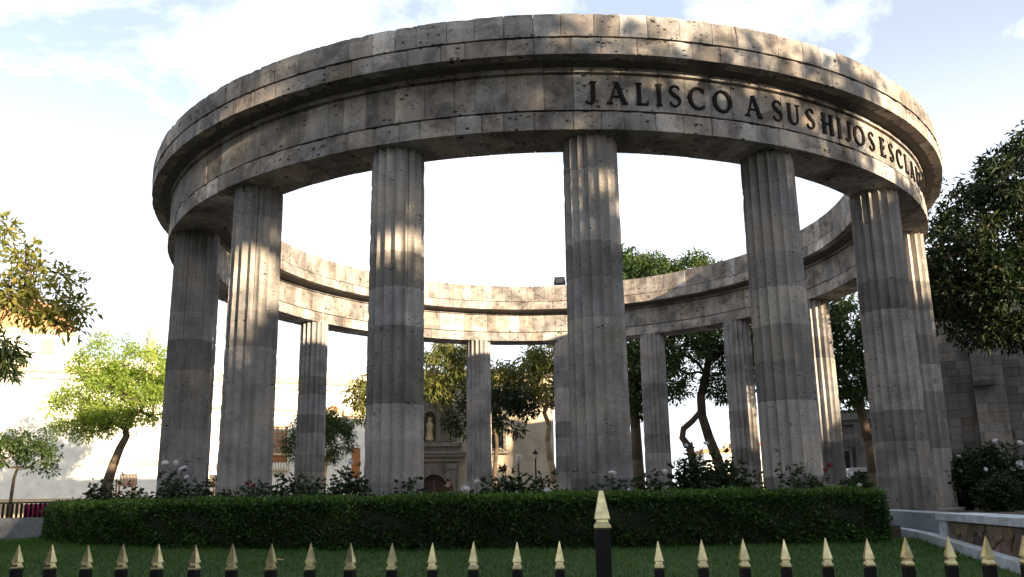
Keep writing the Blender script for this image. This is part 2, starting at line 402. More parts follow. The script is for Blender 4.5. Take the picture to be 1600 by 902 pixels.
# --- entablature: four courses of radial blocks round a mortar core
ent = MB()
def ring_solid(mbd, prof, n=136):
    m_ = len(prof); vs = []; fs = []
    for i in range(n):
        a = 2*math.pi*i/n
        for r, z in prof: vs.append(polar(a, r, z))
    for i in range(n):
        j = (i+1) % n
        for k in range(m_):
            l = (k+1) % m_
            fs.append((i*m_+k, j*m_+k, j*m_+l, i*m_+l))
    mbd.add(vs, fs)
ring_solid(ent, [(9.04, 7.71), (9.93, 7.71), (9.93, 8.02), (9.82, 8.03), (9.82, 8.80), (10.30, 8.86), (10.30, 9.57), (8.58, 9.74), (8.58, 8.86), (9.11, 8.80), (9.11, 8.05), (9.04, 8.02)])
ento = ent.build('entablature', M['core'], rot)
def course(name, prof, n, chip_idx, lo, hi, warm, seed, jit=0.22, chip=0.02, pchip=0.45):
    rr = random.Random(seed)
    cutsA = [(i+rr.uniform(-jit, jit))*2*math.pi/n for i in range(n)]
    gap = 0.0035/10.0
    for i in range(n):
        a0 = cutsA[i]+gap; a1 = (cutsA[(i+1) % n]+(2*math.pi if i == n-1 else 0))-gap
        S = 7
        m_ = len(prof); vs = []; fs = []
        off = rr.uniform(-0.006, 0.006)      # blocks sit a little proud or shy of their neighbours
        for s in range(S):
            t = s/(S-1)
            # close to the end faces the block has a worn edge
            tt = [0, 0.04, 0.25, 0.5, 0.75, 0.96, 1][s]
            a = a0+(a1-a0)*tt
            for k, (r, z) in enumerate(prof):
                sg = 1 if r > 9.4 else -1
                rk = r+off*sg
                zk = z
                if s in (0, S-1): rk -= 0.006*sg
                if k in chip_idx and rr.random() < pchip:
                    e = rr.uniform(0.0, chip)
                    rk -= e*sg; zk += e*0.8*(1 if chip_idx[k] else -1)
                vs.append(polar(a, rk, zk))
        for s in range(S-1):
            for k in range(m_):
                l = (k+1) % m_
                fs.append((s*m_+k, (s+1)*m_+k, (s+1)*m_+l, s*m_+l))
        fs.append(tuple(range(m_-1, -1, -1))); fs.append(tuple((S-1)*m_+k for k in range(m_)))
        o = mesh_obj(name, vs, fs, M['block'], ento)
        v = rr.uniform(lo, hi); w = rr.uniform(-warm, warm)
        if rr.random() < 0.08: v *= 1.5; w = -0.03       # a few newer pale blocks
        elif rr.random() < 0.16: v *= 0.80
        o.color = (v*(1+w), v, v*(1-w), 1)
course('architrave_block', [(9.01, 7.69), (9.96, 7.69), (9.96, 8.016), (9.01, 8.016)], 124, {1: 1, 2: 0}, 0.80, 1.20, 0.05, 1, chip=0.016, pchip=0.35)
course('frieze_block', [(9.05, 8.058), (9.94, 8.058), (9.94, 8.705), (9.895, 8.712), (9.895, 8.728), (9.985, 8.736), (9.985, 8.835), (9.03, 8.835), (9.03, 8.736), (9.11, 8.728), (9.11, 8.712), (9.05, 8.705)],
       124, {6: 0}, 0.76, 1.10, 0.07, 2, chip=0.01)
course('cornice_block', [(8.50, 8.845), (10.385, 8.845), (10.385, 9.140), (8.50, 9.140)], 118, {1: 1, 2: 0}, 0.80, 1.12, 0.05, 3, chip=0.014, pchip=0.35)
course('attic_block', [(8.52, 9.165), (10.40, 9.165), (10.40, 9.42), (10.37, 9.595), (10.30, 9.605), (8.56, 9.785), (8.51, 9.77)], 132, {1: 1, 3: 0}, 0.76, 1.05, 0.05, 4, chip=0.016, pchip=0.4)

# --- inscription, one mesh a letter: strokes bent round the frieze
def stroke(pts, ws):
    """a 2-D ribbon through pts with widths ws -> list of quads"""
    out = []; P = [np.array(p, float) for p in pts]
    L = []; Rr = []
    for i, p in enumerate(P):
        t = P[min(i+1, len(P)-1)]-P[max(i-1, 0)]; t /= np.linalg.norm(t); n = np.array([-t[1], t[0]])
        L.append(p+n*ws[i]/2); Rr.append(p-n*ws[i]/2)
    for i in range(len(P)-1): out.append([L[i], Rr[i], Rr[i+1], L[i+1]])
    return out
def arc(cx, cy, rx, ry, a0, a1, n, w_fn):
    pts = []; ws = []
    for i in range(n+1):
        a = R_(a0+(a1-a0)*i/n); pts.append((cx+rx*math.cos(a), cy+ry*math.sin(a))); ws.append(w_fn(a))
    return stroke(pts, ws)
T, H_ = 0.178, 0.088      # thick and thin strokes, letter height 1
side = lambda a: H_+(T-H_)*abs(math.cos(a))
def serif(x, y, w=0.26): return stroke([(x-w/2, y), (x+w/2, y)], [0.075, 0.075])
def stem(x): return stroke([(x, 0), (x, 1)], [T, T])+serif(x, 0.03)+serif(x, 0.97)
SPTS = [(0.46, 0.80), (0.44, 0.90), (0.34, 0.965), (0.22, 0.955), (0.10, 0.88), (0.06, 0.76), (0.12, 0.64), (0.26, 0.53), (0.40, 0.43), (0.47, 0.31), (0.45, 0.17), (0.35, 0.06), (0.22, 0.035), (0.09, 0.09), (0.05, 0.22)]
SW = [0.07, 0.08, 0.08, 0.09, 0.11, 0.13, 0.155, 0.165, 0.16, 0.14, 0.12, 0.09, 0.08, 0.08, 0.07]
GL = {
 'I': (0.20, lambda: stem(0.10)),
 'J': (0.36, lambda: stroke([(0.26, 1), (0.26, 0.22), (0.22, 0.08), (0.12, 0.01), (0.0, 0.03), (-0.04, 0.12)], [T, T, T*0.9, 0.10, 0.08, 0.09])+serif(0.26, 0.97)),
 'A': (0.76, lambda: stroke([(0.06, 0), (0.37, 1)], [0.085, 0.085])+stroke([(0.36, 1), (0.70, 0)], [T, T])+stroke([(0.17, 0.34), (0.57, 0.34)], [0.07, 0.07])+serif(0.06, 0.03)+serif(0.70, 0.03)),
 'L': (0.52, lambda: stem(0.12)+stroke([(0.12, 0.035), (0.48, 0.035)], [0.07, 0.07])+stroke([(0.48, 0.0), (0.50, 0.20)], [0.07, 0.04])),
 'S': (0.50, lambda: stroke(SPTS, SW)),
 'C': (0.74, lambda: arc(0.44, 0.5, 0.38, 0.47, 48, 312, 20, side)+stroke([(0.69, 0.97), (0.70, 0.76)], [0.06, 0.05])+stroke([(0.68, 0.10), (0.72, 0.22)], [0.06, 0.05])),
 'O': (0.86, lambda: arc(0.43, 0.5, 0.375, 0.465, 0, 360, 28, side)),
 'U': (0.70, lambda: stroke([(0.12, 1), (0.12, 0.34), (0.16, 0.17), (0.26, 0.06), (0.38, 0.035), (0.50, 0.08), (0.58, 0.19), (0.61, 0.36), (0.61, 1)], [T, T, T*0.95, 0.11, 0.09, 0.09, 0.09, 0.09, 0.09])+serif(0.12, 0.97)+serif(0.61, 0.97)),
 'H': (0.74, lambda: stem(0.12)+stem(0.62)+stroke([(0.12, 0.52), (0.62, 0.52)], [0.075, 0.075])),
 'E': (0.52, lambda: stem(0.12)+stroke([(0.12, 0.035), (0.47, 0.035)], [0.07, 0.07])+stroke([(0.12, 0.965), (0.44, 0.965)], [0.07, 0.07])+stroke([(0.12, 0.52), (0.38, 0.52)], [0.07, 0.07])+stroke([(0.47, 0.0), (0.49, 0.18)], [0.06, 0.04])+stroke([(0.44, 1.0), (0.46, 0.84)], [0.06, 0.04])+stroke([(0.38, 0.43), (0.38, 0.61)], [0.05, 0.05])),
 'R': (0.62, lambda: stem(0.12)+arc(0.24, 0.75, 0.26, 0.215, 90, -90, 12, side)+stroke([(0.12, 0.965), (0.24, 0.965)], [H_, H_])+stroke([(0.12, 0.535), (0.24, 0.535)], [H_, H_])+stroke([(0.26, 0.53), (0.60, 0.02)], [T*0.9, T])),
 'D': (0.76, lambda: stem(0.12)+arc(0.26, 0.5, 0.41, 0.465, 90, -90, 16, side)+stroke([(0.12, 0.965), (0.26, 0.965)], [H_, H_])+stroke([(0.12, 0.035), (0.26, 0.035)], [H_, H_])),
}
LET = [('J', 5.24), ('A', 7.81), ('L', 10.36), ('I', 12.09), ('S', 13.72), ('C', 16.08), ('O', 18.95), ('A', 22.59), ('S', 25.58), ('U', 27.74), ('S', 30.18),
       ('H', 32.89), ('I', 34.81), ('J', 36.39), ('O', 38.44), ('S', 40.99), ('E', 43.66), ('S', 45.9), ('C', 48.4), ('L', 50.9), ('A', 53.4), ('R', 56.0), ('E', 58.4), ('C', 60.8), ('I', 62.7), ('D', 64.8), ('O', 67.8), ('S', 70.4)]
LH = 0.405; LZ = 8.165
for ch, deg in LET:
    w, fn = GL[ch]; quads = fn()
    bm = bmesh.new()
    for qi, q in enumerate(quads):
        dep = 0.030+0.0006*(qi % 7)
        fr = []; bk = []
        for (x, y) in q:
            a = R_(deg)+((x-w/2)*LH)/9.92
            fr.append(bm.verts.new(polar(a, 9.937+dep, LZ+y*LH))); bk.append(bm.verts.new(polar(a, 9.925, LZ+y*LH)))
        bm.faces.new(fr); 
        for i in range(4):
            j = (i+1) % 4; bm.faces.new((fr[i], bk[i], bk[j], fr[j]))
    bmesh.ops.recalc_face_normals(bm, faces=bm.faces)
    me = bpy.data.meshes.new('letter'); bm.to_mesh(me); bm.free(); me.materials.append(M['letter'])
    data_obj('letter', me, ento)

# floodlight on the top of the ring
p = at_r(876, 436, 9.0)
a_fl = math.radians(175.5)
fl = empty('floodlight', polar(a_fl, 8.72, 9.77), a_fl)
tag(fl, 'small dark floodlight standing on top of the far side of the ring', 'floodlight')
b = MB(); b.box(-0.20, 0.20, -0.10, 0.12, 0.10, 0.38); b.build('housing', M['blackiron'], fl)
b = MB(); b.box(-0.16, 0.16, 0.12, 0.14, 0.14, 0.34); b.build('lens', M['darkglass'], fl)
b = MB(); b.box(-0.23, -0.205, -0.02, 0.02, 0.0, 0.26); b.box(0.205, 0.23, -0.02, 0.02, 0.0, 0.26); b.box(-0.23, 0.23, -0.04, 0.04, 0.0, 0.02); b.build('bracket', M['blackiron'], fl)

# ================================================================== leaves
def leaf_mesh(name, P, D, L, Wd, mat, tint=None, fold=0.25, shape=0.45, upbias=0.4):
    """one mesh of folded four-point leaves: P base points, D directions, L lengths, Wd widths"""
    n = len(P)
    D = D/np.maximum(np.linalg.norm(D, axis=1, keepdims=True), 1e-9)
    rnd = rng.normal(size=(n, 3)); rnd[:, 2] += upbias*2
    N = rnd-D*np.sum(rnd*D, axis=1, keepdims=True); N /= np.maximum(np.linalg.norm(N, axis=1, keepdims=True), 1e-9)
    S = np.cross(D, N)
    L = np.broadcast_to(np.asarray(L), (n,))[:, None]; Wd = np.broadcast_to(np.asarray(Wd), (n,))[:, None]
    mid = P+D*L*shape
    V = np.empty((n, 4, 3))
    V[:, 0] = P; V[:, 1] = mid+S*Wd*0.5+N*Wd*fold; V[:, 2] = P+D*L-N*L*0.08; V[:, 3] = mid-S*Wd*0.5+N*Wd*fold
    me = bpy.data.meshes.new(name)
    me.vertices.add(n*4); me.vertices.foreach_set('co', V.reshape(-1).astype(np.float32))
    # two triangles a leaf along the midrib
    idx = np.arange(n)[:, None]*4
    tri = np.concatenate([idx+np.array([[0, 1, 2]]), idx+np.array([[0, 2, 3]])], axis=1).reshape(-1)
    me.loops.add(n*6); me.loops.foreach_set('vertex_index', tri.astype(np.int32))
    me.polygons.add(n*2); me.polygons.foreach_set('loop_start', (np.arange(n*2)*3).astype(np.int32))
    me.update(calc_edges=True)
    if tint is None: tint = np.clip(rng.normal(0.45, 0.22, n), 0, 1)
    a = me.attributes.new('tint', 'FLOAT', 'POINT'); a.data.foreach_set('value', np.repeat(tint, 4).astype(np.float32))
    me.materials.append(mat)
    return me
def sphere_dirs(n):
    v = rng.normal(size=(n, 3)); return v/np.linalg.norm(v, axis=1, keepdims=True)

def limbs(trunk, radii, targets, r_tip=0.012, jitter=0.12, rise=0.25):
    """grow limbs from the trunk's upper part to each target; returns a list of (p, q, rp, rq)"""
    nodes = [np.array(p, float) for p in trunk]; par = [-1]+list(range(len(trunk)-1)); fixed = list(radii)
    start = max(1, int(len(trunk)*0.45))
    top = nodes[-1]
    order = sorted(range(len(targets)), key=lambda i: np.linalg.norm(targets[i]-top))
    nt_ = len(trunk)
    for i in order:
        t = np.array(targets[i], float)
        cand = np.array(nodes[start:]); d = np.linalg.norm(cand-t, axis=1)+0.8*np.maximum(cand[:, 2]-t[2], 0)
        k = start+int(np.argmin(d)); a = nodes[k]; dist = np.linalg.norm(t-a)
        if dist < 0.12: continue
        ns = 2 if dist < 1.0 else 3
        cur = k
        for s in range(1, ns+1):
            f = s/ns
            q = a+(t-a)*f
            if s < ns: q = q+rng.normal(size=3)*dist*jitter+np.array([0, 0, dist*rise*f*(1-f)])
            nodes.append(q); par.append(cur); cur = len(nodes)-1
    n = len(nodes); cnt = np.zeros(n); child = np.zeros(n)
    for i in range(n):
        if par[i] >= 0: child[par[i]] += 1
    for i in range(n-1, -1, -1):
        if child[i] == 0: cnt[i] = 1
        if par[i] >= 0: cnt[par[i]] += cnt[i]
    segs = []
    rt = radii[-1]; base = max(cnt[nt_-1], 1)
    def rad(i):
        if i < nt_: return fixed[i]
        return max(r_tip, min(rt*0.85, rt*(cnt[i]/base)**0.5*0.9))
    for i in range(n):
        if par[i] >= 0: segs.append((nodes[par[i]], nodes[i], min(rad(par[i]), rad(i)*1.35) if i >= nt_ else rad(par[i]), rad(i)))
    return segs
def limb_mesh(segs, trunk_n=8):
    b = MB()
    for p, q, rp, rq in segs:
        d = (np.asarray(q)-np.asarray(p)); b.tube([p, np.asarray(q)+d*0.02], [rp, rq], 7 if rp > 0.06 else (5 if rp > 0.025 else 3))
    return b

def tree(name, label, trunk, radii, blobs, ncl, nleaf, L, Wd, mat, bark, cl_r=0.35, droop=0.3, group=None, cat='tree', shell=0.5, light_top=0.25, keep=None):
    """trunk: world points; blobs: ellipsoids (centre, radii, share); leaves in ncl clumps of nleaf"""
    root = empty(name, trunk[0]); tag(root, label, cat, group)
    org = np.array(trunk[0], float)
    tot = sum(b_[2] for b_ in blobs); T_ = []
    for c, rr_, share in blobs:
        n = max(1, int(round(ncl*share/tot)))
        d = sphere_dirs(n); u = rng.uniform(0, 1, n)**(1/3.0); u = shell+(1-shell)*u
        T_.append(np.array(c)+d*u[:, None]*np.array(rr_)*rng.uniform(0.8, 1.1, (n, 1)))
    T_ = np.concatenate(T_)
    if keep is not None: T_ = T_[keep(T_)]
    segs = limbs(trunk, radii, T_)
    b = limb_mesh([(p-org, q-org, a, c) for p, q, a, c in segs])
    b.build('trunk', bark, root, smooth=True, fix=False)
    n = len(T_)*nleaf
    cen = np.repeat(T_, nleaf, axis=0); d = sphere_dirs(n)
    csz = np.repeat(rng.uniform(0.6, 1.35, len(T_)), nleaf)
    P = cen+d*(rng.uniform(0, 1, n)**0.5*csz*cl_r)[:, None]*np.array([1, 1, 0.8])
    D = d*0.8+rng.normal(size=(n, 3))*0.45; D[:, 2] -= droop
    cl_t = np.repeat(rng.normal(0, 0.13, len(T_)), nleaf)
    tt = np.clip(rng.normal(0.42, 0.18, n)+cl_t, 0, 1)
    s = rng.uniform(0.65, 1.25, n)
    me = leaf_mesh('crown', P-org, D, L*s, Wd*s, mat, tt)
    data_obj('crown', me, root)
    return root

# ================================================================== buildings
def wall_frame(name, A, B, label, cat):
    """an Empty at A; local x runs to B, local -y looks out of the wall"""
    A = np.array(A, float); B = np.array(B, float); d = B-A; L = math.hypot(d[0], d[1])
    o = empty(name, (A[0], A[1], A[2]), math.atan2(d[1], d[0])); tag(o, label, cat)
    u = np.array([d[0]/L, d[1]/L, 0]); n = np.array([u[1], -u[0], 0])
    def loc(px, py, off=0.0):
        q = on_plane(px, py, A+n*off, n)-A
        return float(q @ u), float(q[2])
    return o, L, loc
def bx(name, mat, parent, x0, x1, y0, y1, z0, z1, color=None):
    b_ = MB(); b_.box(x0, x1, y0, y1, z0, z1); o = b_.build(name, mat, parent, fix=False)
    if color: o.color = color
    return o
UNIT = None
def unit_box(mat):
    b_ = MB(); b_.box(0, 1, -1, 0, 0, 1)
    me = bpy.data.meshes.new('stone_block'); me.from_pydata(b_.v, [], b_.f); me.update(); me.materials.append(mat); return me
def ashlar(parent, mat, x0, x1, z0, z1, bw, bh, y=0.0, depth=0.02, skip=None, lo=0.75, hi=1.2, warm=0.05):
    me = unit_box(mat); z = z0; row = 0
    while z < z1-0.05:
        h = min(bh*random.uniform(0.85, 1.15), z1-z); x = x0-bw*random.uniform(0, 0.6)
        while x < x1-0.02:
            w = bw*random.uniform(0.65, 1.35); a = max(x, x0); e = min(x+w, x1)
            if e-a > 0.08 and not (skip and skip(a, e, z, z+h)):
                o = data_obj('stone_block', me, parent); o.location = (a+0.008, y, z+0.006)
                o.scale = (e-a-0.016, depth*random.uniform(0.7, 1.3), h-0.012)
                o.color = tint_rand(lo, hi, warm)
            x += w
        z += h; row += 1

# --- cream building at the end of the garden
A = at_y(-120, 800, 30.0); B = at_y(578, 790, 44.0); A[2] = B[2] = 0.9
cb, CL, cl = wall_frame('cream_building', A, B, 'long cream plastered building with wooden windows behind the columns', 'building')
_, ztop = cl(300, 586)
bx('wall', M['cream'], cb, 0, CL, 0, 8, 0, ztop)
# cornice in two steps and a string course
bx('cornice', M['cream_trim'], cb, -0.3, CL+0.25, -0.6, 0.0, ztop-0.35, ztop+0.1)
bx('cornice', M['cream'], cb, -0.2, CL+0.2, -0.35, 0.0, ztop-0.75, ztop-0.354)
bx('parapet', M['cream'], cb, 0, CL, 0.05, 0.4, ztop+0.104, ztop+0.9)
u0, zs = cl(448, 639)
bx('string_course', M['cream_trim'], cb, u0-9, CL+0.1, -0.2, 0, zs-0.15, zs+0.1)
bx('plinth', M['cream_trim'], cb, -0.1, CL+0.1, -0.1, 0, 0, 1.2)
def lattice_window(px0, px1, py0, py1, nx, nz, parent, loc, rail=True, matf=None):
    x0, z1 = loc(px0, py0); x1, z1b = loc(px1, py0); _, z0 = loc(px0, py1)
    w = bx('window', M['pane'], parent, x0, x1, -0.03, 0.0, z0, z1)
    f = MB(); t = 0.11
    f.box(x0-t, x0, -0.09, 0.02, z0-t, z1+t); f.box(x1, x1+t, -0.09, 0.02, z0-t, z1+t)
    f.box(x0, x1, -0.088, 0.02, z1, z1+t); f.box(x0, x1, -0.088, 0.02, z0-t, z0)
    f.build('frame', matf or M['wood'], w, fix=False)
    me = None
    for i in range(1, nx):
        x = x0+(x1-x0)*i/nx; bx('glazing_bar', matf or M['wood'], w, x-0.045, x+0.045, -0.07, -0.031, z0+0.002, z1-0.002)
    for k in range(1, nz):
        z = z0+(z1-z0)*k/nz; bx('glazing_bar', matf or M['wood'], w, x0+0.002, x1-0.002, -0.065, -0.031, z-0.045, z+0.045)
    bx('sill', M['cream_trim'], w, x0-0.25, x1+0.25, -0.25, 0, z0-t-0.16, z0-t-0.004)
    return w
lattice_window(421, 447, 668, 706, 4, 4, cb, cl)
x0, z1 = cl(420, 708); x1, z0 = cl(448, 722)
bx('window_panel', M['wood'], cb, x0, x1, -0.06, -0.002, z0, z1-0.1)
# balcony below that window
x0, z0 = cl(414, 735); x1, z1 = cl(452, 722)
bx('balcony', M['cream_trim'], cb, x0, x1, -0.5, -0.002, z0-0.05, z0+0.12)
for i in range(9):
    x = x0+0.1+(x1-x0-0.2)*i/8; bx('baluster', M['blackiron'], cb, x-0.015, x+0.015, -0.46, -0.43, z0+0.122, z0+0.75)
# hooded doorway near the end of the building
x0, z1 = cl(536, 640); x1, z0 = cl(566, 652)
bx('door_hood', M['cream_trim'], cb, x0, x1, -0.4, -0.002, z0, z1)
x0, z1 = cl(550, 700); x1, z0 = cl(562, 735)
bx('door', M['wood'], cb, x0, x1, -0.05, -0.002, z0-0.6, z1)
x0, z1 = cl(512, 632); x1, z0 = cl(530, 642)
b = MB(); b.extrude_xz([(x0, z0), (x1, z0), ((x0+x1)/2, z1)], -0.3, -0.002); b.build('pediment', M['terracotta'], cb)
# windows and ledges of the part left of the colonnade
x0, z1 = cl(172, 721); x1, z0 = cl(232, 725)
bx('ledge', M['cream_trim'], cb, x0-1.0, x1+1.0, -0.16, -0.002, z0-0.05, z1+0.06)
# upper storey, set back, with its own window, cornice and tiled dome
x0, zA = cl(-60, 500); x1, zB = cl(118, 520)
us = bx('upper_storey', M['cream'], cb, x0-3, x1, 1.0, 6, ztop, zB+0.2)
bx('cornice', M['cream_trim'], us, x0-3.1, x1+0.15, 0.8, 1.0, zB-0.05, zB+0.26)
x0w, z1 = cl(60, 527); x1w, z0 = cl(74, 560)
w = bx('window', M['pane'], us, x0w+0.2, x1w+0.2, 0.97, 1.0, z0+0.1, z1)
b = MB(); t = 0.09
b.box(x0w+0.2-t, x0w+0.2, 0.9, 1.01, z0+0.1-t, z1+t); b.box(x1w+0.2, x1w+0.2+t, 0.9, 1.01, z0+0.1-t, z1+t)
b.box(x0w+0.2, x1w+0.2, 0.902, 1.01, z1, z1+t); b.box(x0w+0.2, x1w+0.2, 0.902, 1.01, z0+0.1-t, z0+0.1)
b.build('frame', M['cream_trim'], w)
xd, zd = cl(18, 520)
dm = MB(); dm.lathe([(3.8, 0), (3.7, 0.8), (3.2, 1.8), (2.2, 2.6), (1.0, 3.1), (0.3, 3.3), (0.2, 3.9), (0.03, 4.2)], n=24, c=(xd, 5.4, zB+0.2)); dm.build('dome', M['terracotta'], cb, smooth=False)
# pinnacle on the parapet
xp, zp = cl(240, 506); zb_ = ztop+0.9
pn = MB(); hh = zp-zb_
pn.lathe([(0.50, 0), (0.50, 0.25*hh), (0.34, 0.28*hh), (0.38, 0.55*hh), (0.46, 0.60*hh), (0.28, 0.66*hh), (0.34, 0.78*hh), (0.18, 0.90*hh), (0.05, 1.0*hh)], n=8, c=(xp, 0.2, zb_)); pn.build('pinnacle', M['cream_trim'], cb)

# --- old church with the carved portal, seen through the middle of the colonnade
A = at_y(585, 790, 29.0); B = at_y(868, 790, 31.0); A[2] = B[2] = 0.9
ch, HL, hl = wall_frame('old_church', A, B, 'old church with carved stone portal, statue niche and arched door', 'church')
_, zt_ = hl(720, 590)
bx('wall', M['churchwall'], ch, 0, HL, 0, 9, 0, zt_)
bx('wall_coping', M['church'], ch, -0.1, HL+0.1, -0.15, 0.5, zt_+0.004, zt_+0.3)
# portal body proud of the wall, built from blocks, with an arched opening
px0, _ = hl(628, 740); px1, zc1 = hl(716, 722); _, zc0 = hl(700, 735)
ax0, _ = hl(658, 760); ax1, _ = hl(698, 760); _, azt = hl(678, 742)
acx = (ax0+ax1)/2; ar = (ax1-ax0)/2; spring = azt-ar
prt = MB()
prt.box(px0, ax0, -0.35, 0.0, 0, spring); prt.box(ax1, px1, -0.35, 0.0, 0, spring)
NS = 14; arcp = [(acx+ar*math.cos(math.pi-math.pi*i/NS), spring+ar*math.sin(math.pi-math.pi*i/NS)) for i in range(NS+1)]
for i in range(NS):
    (xa, za_), (xb, zb2) = arcp[i], arcp[i+1]
    prt.extrude_xz([(xa, za_), (xb, zb2), (xb, zc1), (xa, zc1)], -0.35, 0.0)
prt.box(px0, ax0, -0.35, 0.0, spring, zc1); prt.box(ax1, px1, -0.35, 0.0, spring, zc1)
po = prt.build('portal', M['church'], ch)
for i in range(NS+1-1):                                  # voussoirs
    a0 = math.pi-math.pi*i/NS-0.012; a1 = math.pi-math.pi*(i+1)/NS+0.012; r0, r1 = ar+0.004, ar+0.38
    v = MB(); v.extrude_xz([(acx+r0*math.cos(a0), spring+r0*math.sin(a0)), (acx+r0*math.cos(a1), spring+r0*math.sin(a1)), (acx+r1*math.cos(a1), spring+r1*math.sin(a1)), (acx+r1*math.cos(a0), spring+r1*math.sin(a0))], -0.42, -0.352)
    o = v.build('voussoir', M['church'], po); o.color = tint_rand(0.8, 1.2)
d_ = MB(); d_.box(ax0-0.1, acx-0.02, 0.004-0.06, -0.003, 0.0, azt+0.1); d_.box(acx+0.02, ax1+0.1, -0.056, -0.003, 0.0, azt+0.1); d_.build('door', M['door'], ch)
# pilasters and carved panel either side of the arch
for (a_, b_) in ((px0+0.15, px0+0.6), (px1-0.75, px1-0.2)):
    q = bx('pilaster', M['church'], po, a_, b_, -0.50, -0.352, 0.5, zc1-0.45); bx('capital', M['church'], q, a_-0.1, b_+0.1, -0.60, -0.352, zc1-0.446, zc1-0.1); bx('pedestal', M['church'], q, a_-0.1, b_+0.1, -0.62, -0.352, 0, 0.496)
# entablature above the door: layered mouldings
_, zm0 = hl(690, 722); _, zm1 = hl(690, 693)
hm_ = zm1-zm0
for k, (f0, f1, pr, ex) in enumerate(((0.0, 0.24, 0.55, 0.1), (0.24, 0.40, 0.85, 0.45), (0.40, 0.52, 1.0, 0.6), (0.52, 0.80, 0.50, 0.1), (0.80, 1.0, 0.72, 0.25))):
    bx('moulding', M['church'], po, px0-ex, px1+ex, -pr, -0.002, zc1+0.004 if k == 0 else zm0+hm_*f0+0.004, zm0+hm_*f1, tint_rand(0.85, 1.15))
# upper stage with niche and statue
nx0, _ = hl(646, 660); nx1, _ = hl(706, 660); _, nz1 = hl(690, 607)
nb0, nbz0 = hl(664, 690); nb1, nbz1 = hl(676, 652)
ncx, _ = hl(671, 670); nr = (nb1-nb0)/2+0.12
ns_ = MB(); ns_.box(nx0, ncx-nr, -0.45, 0, zm1+0.004, nz1); ns_.box(ncx+nr, nx1, -0.45, 0, zm1+0.004, nz1)
sp = nbz1-0.05
for i in range(10):
    a0 = math.pi-math.pi*i/10; a1 = math.pi-math.pi*(i+1)/10
    ns_.extrude_xz([(ncx+nr*math.cos(a0), sp+nr*math.sin(a0)), (ncx+nr*math.cos(a1), sp+nr*math.sin(a1)), (ncx+nr*math.cos(a1), nz1), (ncx+nr*math.cos(a0), nz1)], -0.45, 0)
ns_.box(ncx-nr, ncx+nr, -0.45, 0, zm1+0.004, zm1+0.12)
up = ns_.build('niche_stage', M['church'], ch)
for (a_, b_) in ((nx0+0.1, nx0+0.4), (nx1-0.4, nx1-0.1), (ncx-nr-0.34, ncx-nr-0.08), (ncx+nr+0.08, ncx+nr+0.34)):
    bx('pilaster', M['church'], up, a_, b_, -0.56, -0.452, zm1+0.1, nz1-0.02)
arch = MB()
for i in range(10):
    a0 = math.pi-math.pi*i/10; a1 = math.pi-math.pi*(i+1)/10; r0, r1 = nr, nr+0.2
    arch.extrude_xz([(ncx+r0*math.cos(a0), sp+r0*math.sin(a0)), (ncx+r0*math.cos(a1), sp+r0*math.sin(a1)), (ncx+r1*math.cos(a1), sp+r1*math.sin(a1)), (ncx+r1*math.cos(a0), sp+r1*math.sin(a0))], -0.55, -0.452)
arch.build('niche_arch', M['church'], up)
bx('cornice', M['church'], up, nx0-0.3, nx1+0.3, -0.75, -0.003, nz1+0.004, nz1+0.3)
_, gz = hl(672, 583)
g = MB(); g.extrude_xz([(nx0-0.2, nz1+0.304), (nx1+0.2, nz1+0.304), (nx1-0.3, nz1+0.6), ((nx0+nx1)/2, gz+0.35), (nx0+0.3, nz1+0.6)], -0.65, -0.003); g.build('pediment', M['church'], up)
for xx in (nx0, nx1):
    g = MB(); g.lathe([(0.16, 0), (0.2, 0.2), (0.12, 0.3), (0.18, 0.6), (0.1, 0.9), (0.02, 1.1)], n=8, c=(xx, -0.4, nz1+0.31)); g.build('finial', M['church'], up)
st = MB(); st.lathe([(0.26, 0), (0.30, 0.12), (0.22, 0.35), (0.20, 0.75), (0.27, 1.02), (0.22, 1.18), (0.09, 1.26), (0.12, 1.36), (0.13, 1.46), (0.08, 1.56), (0.01, 1.6)], n=12, c=(0, 0, 0))
q0 = on_plane(671, 689, np.array(A), np.array([0, -1, 0]))
so = st.build('niche_statue', M['cream_trim'], ch, smooth=True); so.location = (ncx, -0.32, zm1+0.13); so.scale = (1, 0.7, (nbz1-zm1)/1.75)
tag(so, 'white robed statue standing in the niche')
# barred window right of the portal
x0, z1 = hl(768, 660); x1, z0 = hl(786, 700)
w = bx('window', M['darkglass'], ch, x0, x1, -0.02, -0.002, z0, z1)
b = MB(); b.box(x0-0.2, x0, -0.16, 0.0, z0-0.1, z1+0.2); b.box(x1, x1+0.2, -0.16, 0.0, z0-0.1, z1+0.2); b.box(x0, x1, -0.158, 0, z1, z1+0.2); b.build('frame', M['church'], w)
bx('sill', M['church'], w, x0-0.4, x1+0.4, -0.4, 0, z0-0.38, z0-0.104)
for i in range(1, 4):
    xx = x0+(x1-x0)*i/4; bx('window_bar', M['blackiron'], w, xx-0.015, xx+0.015, -0.07, -0.04, z0, z1)

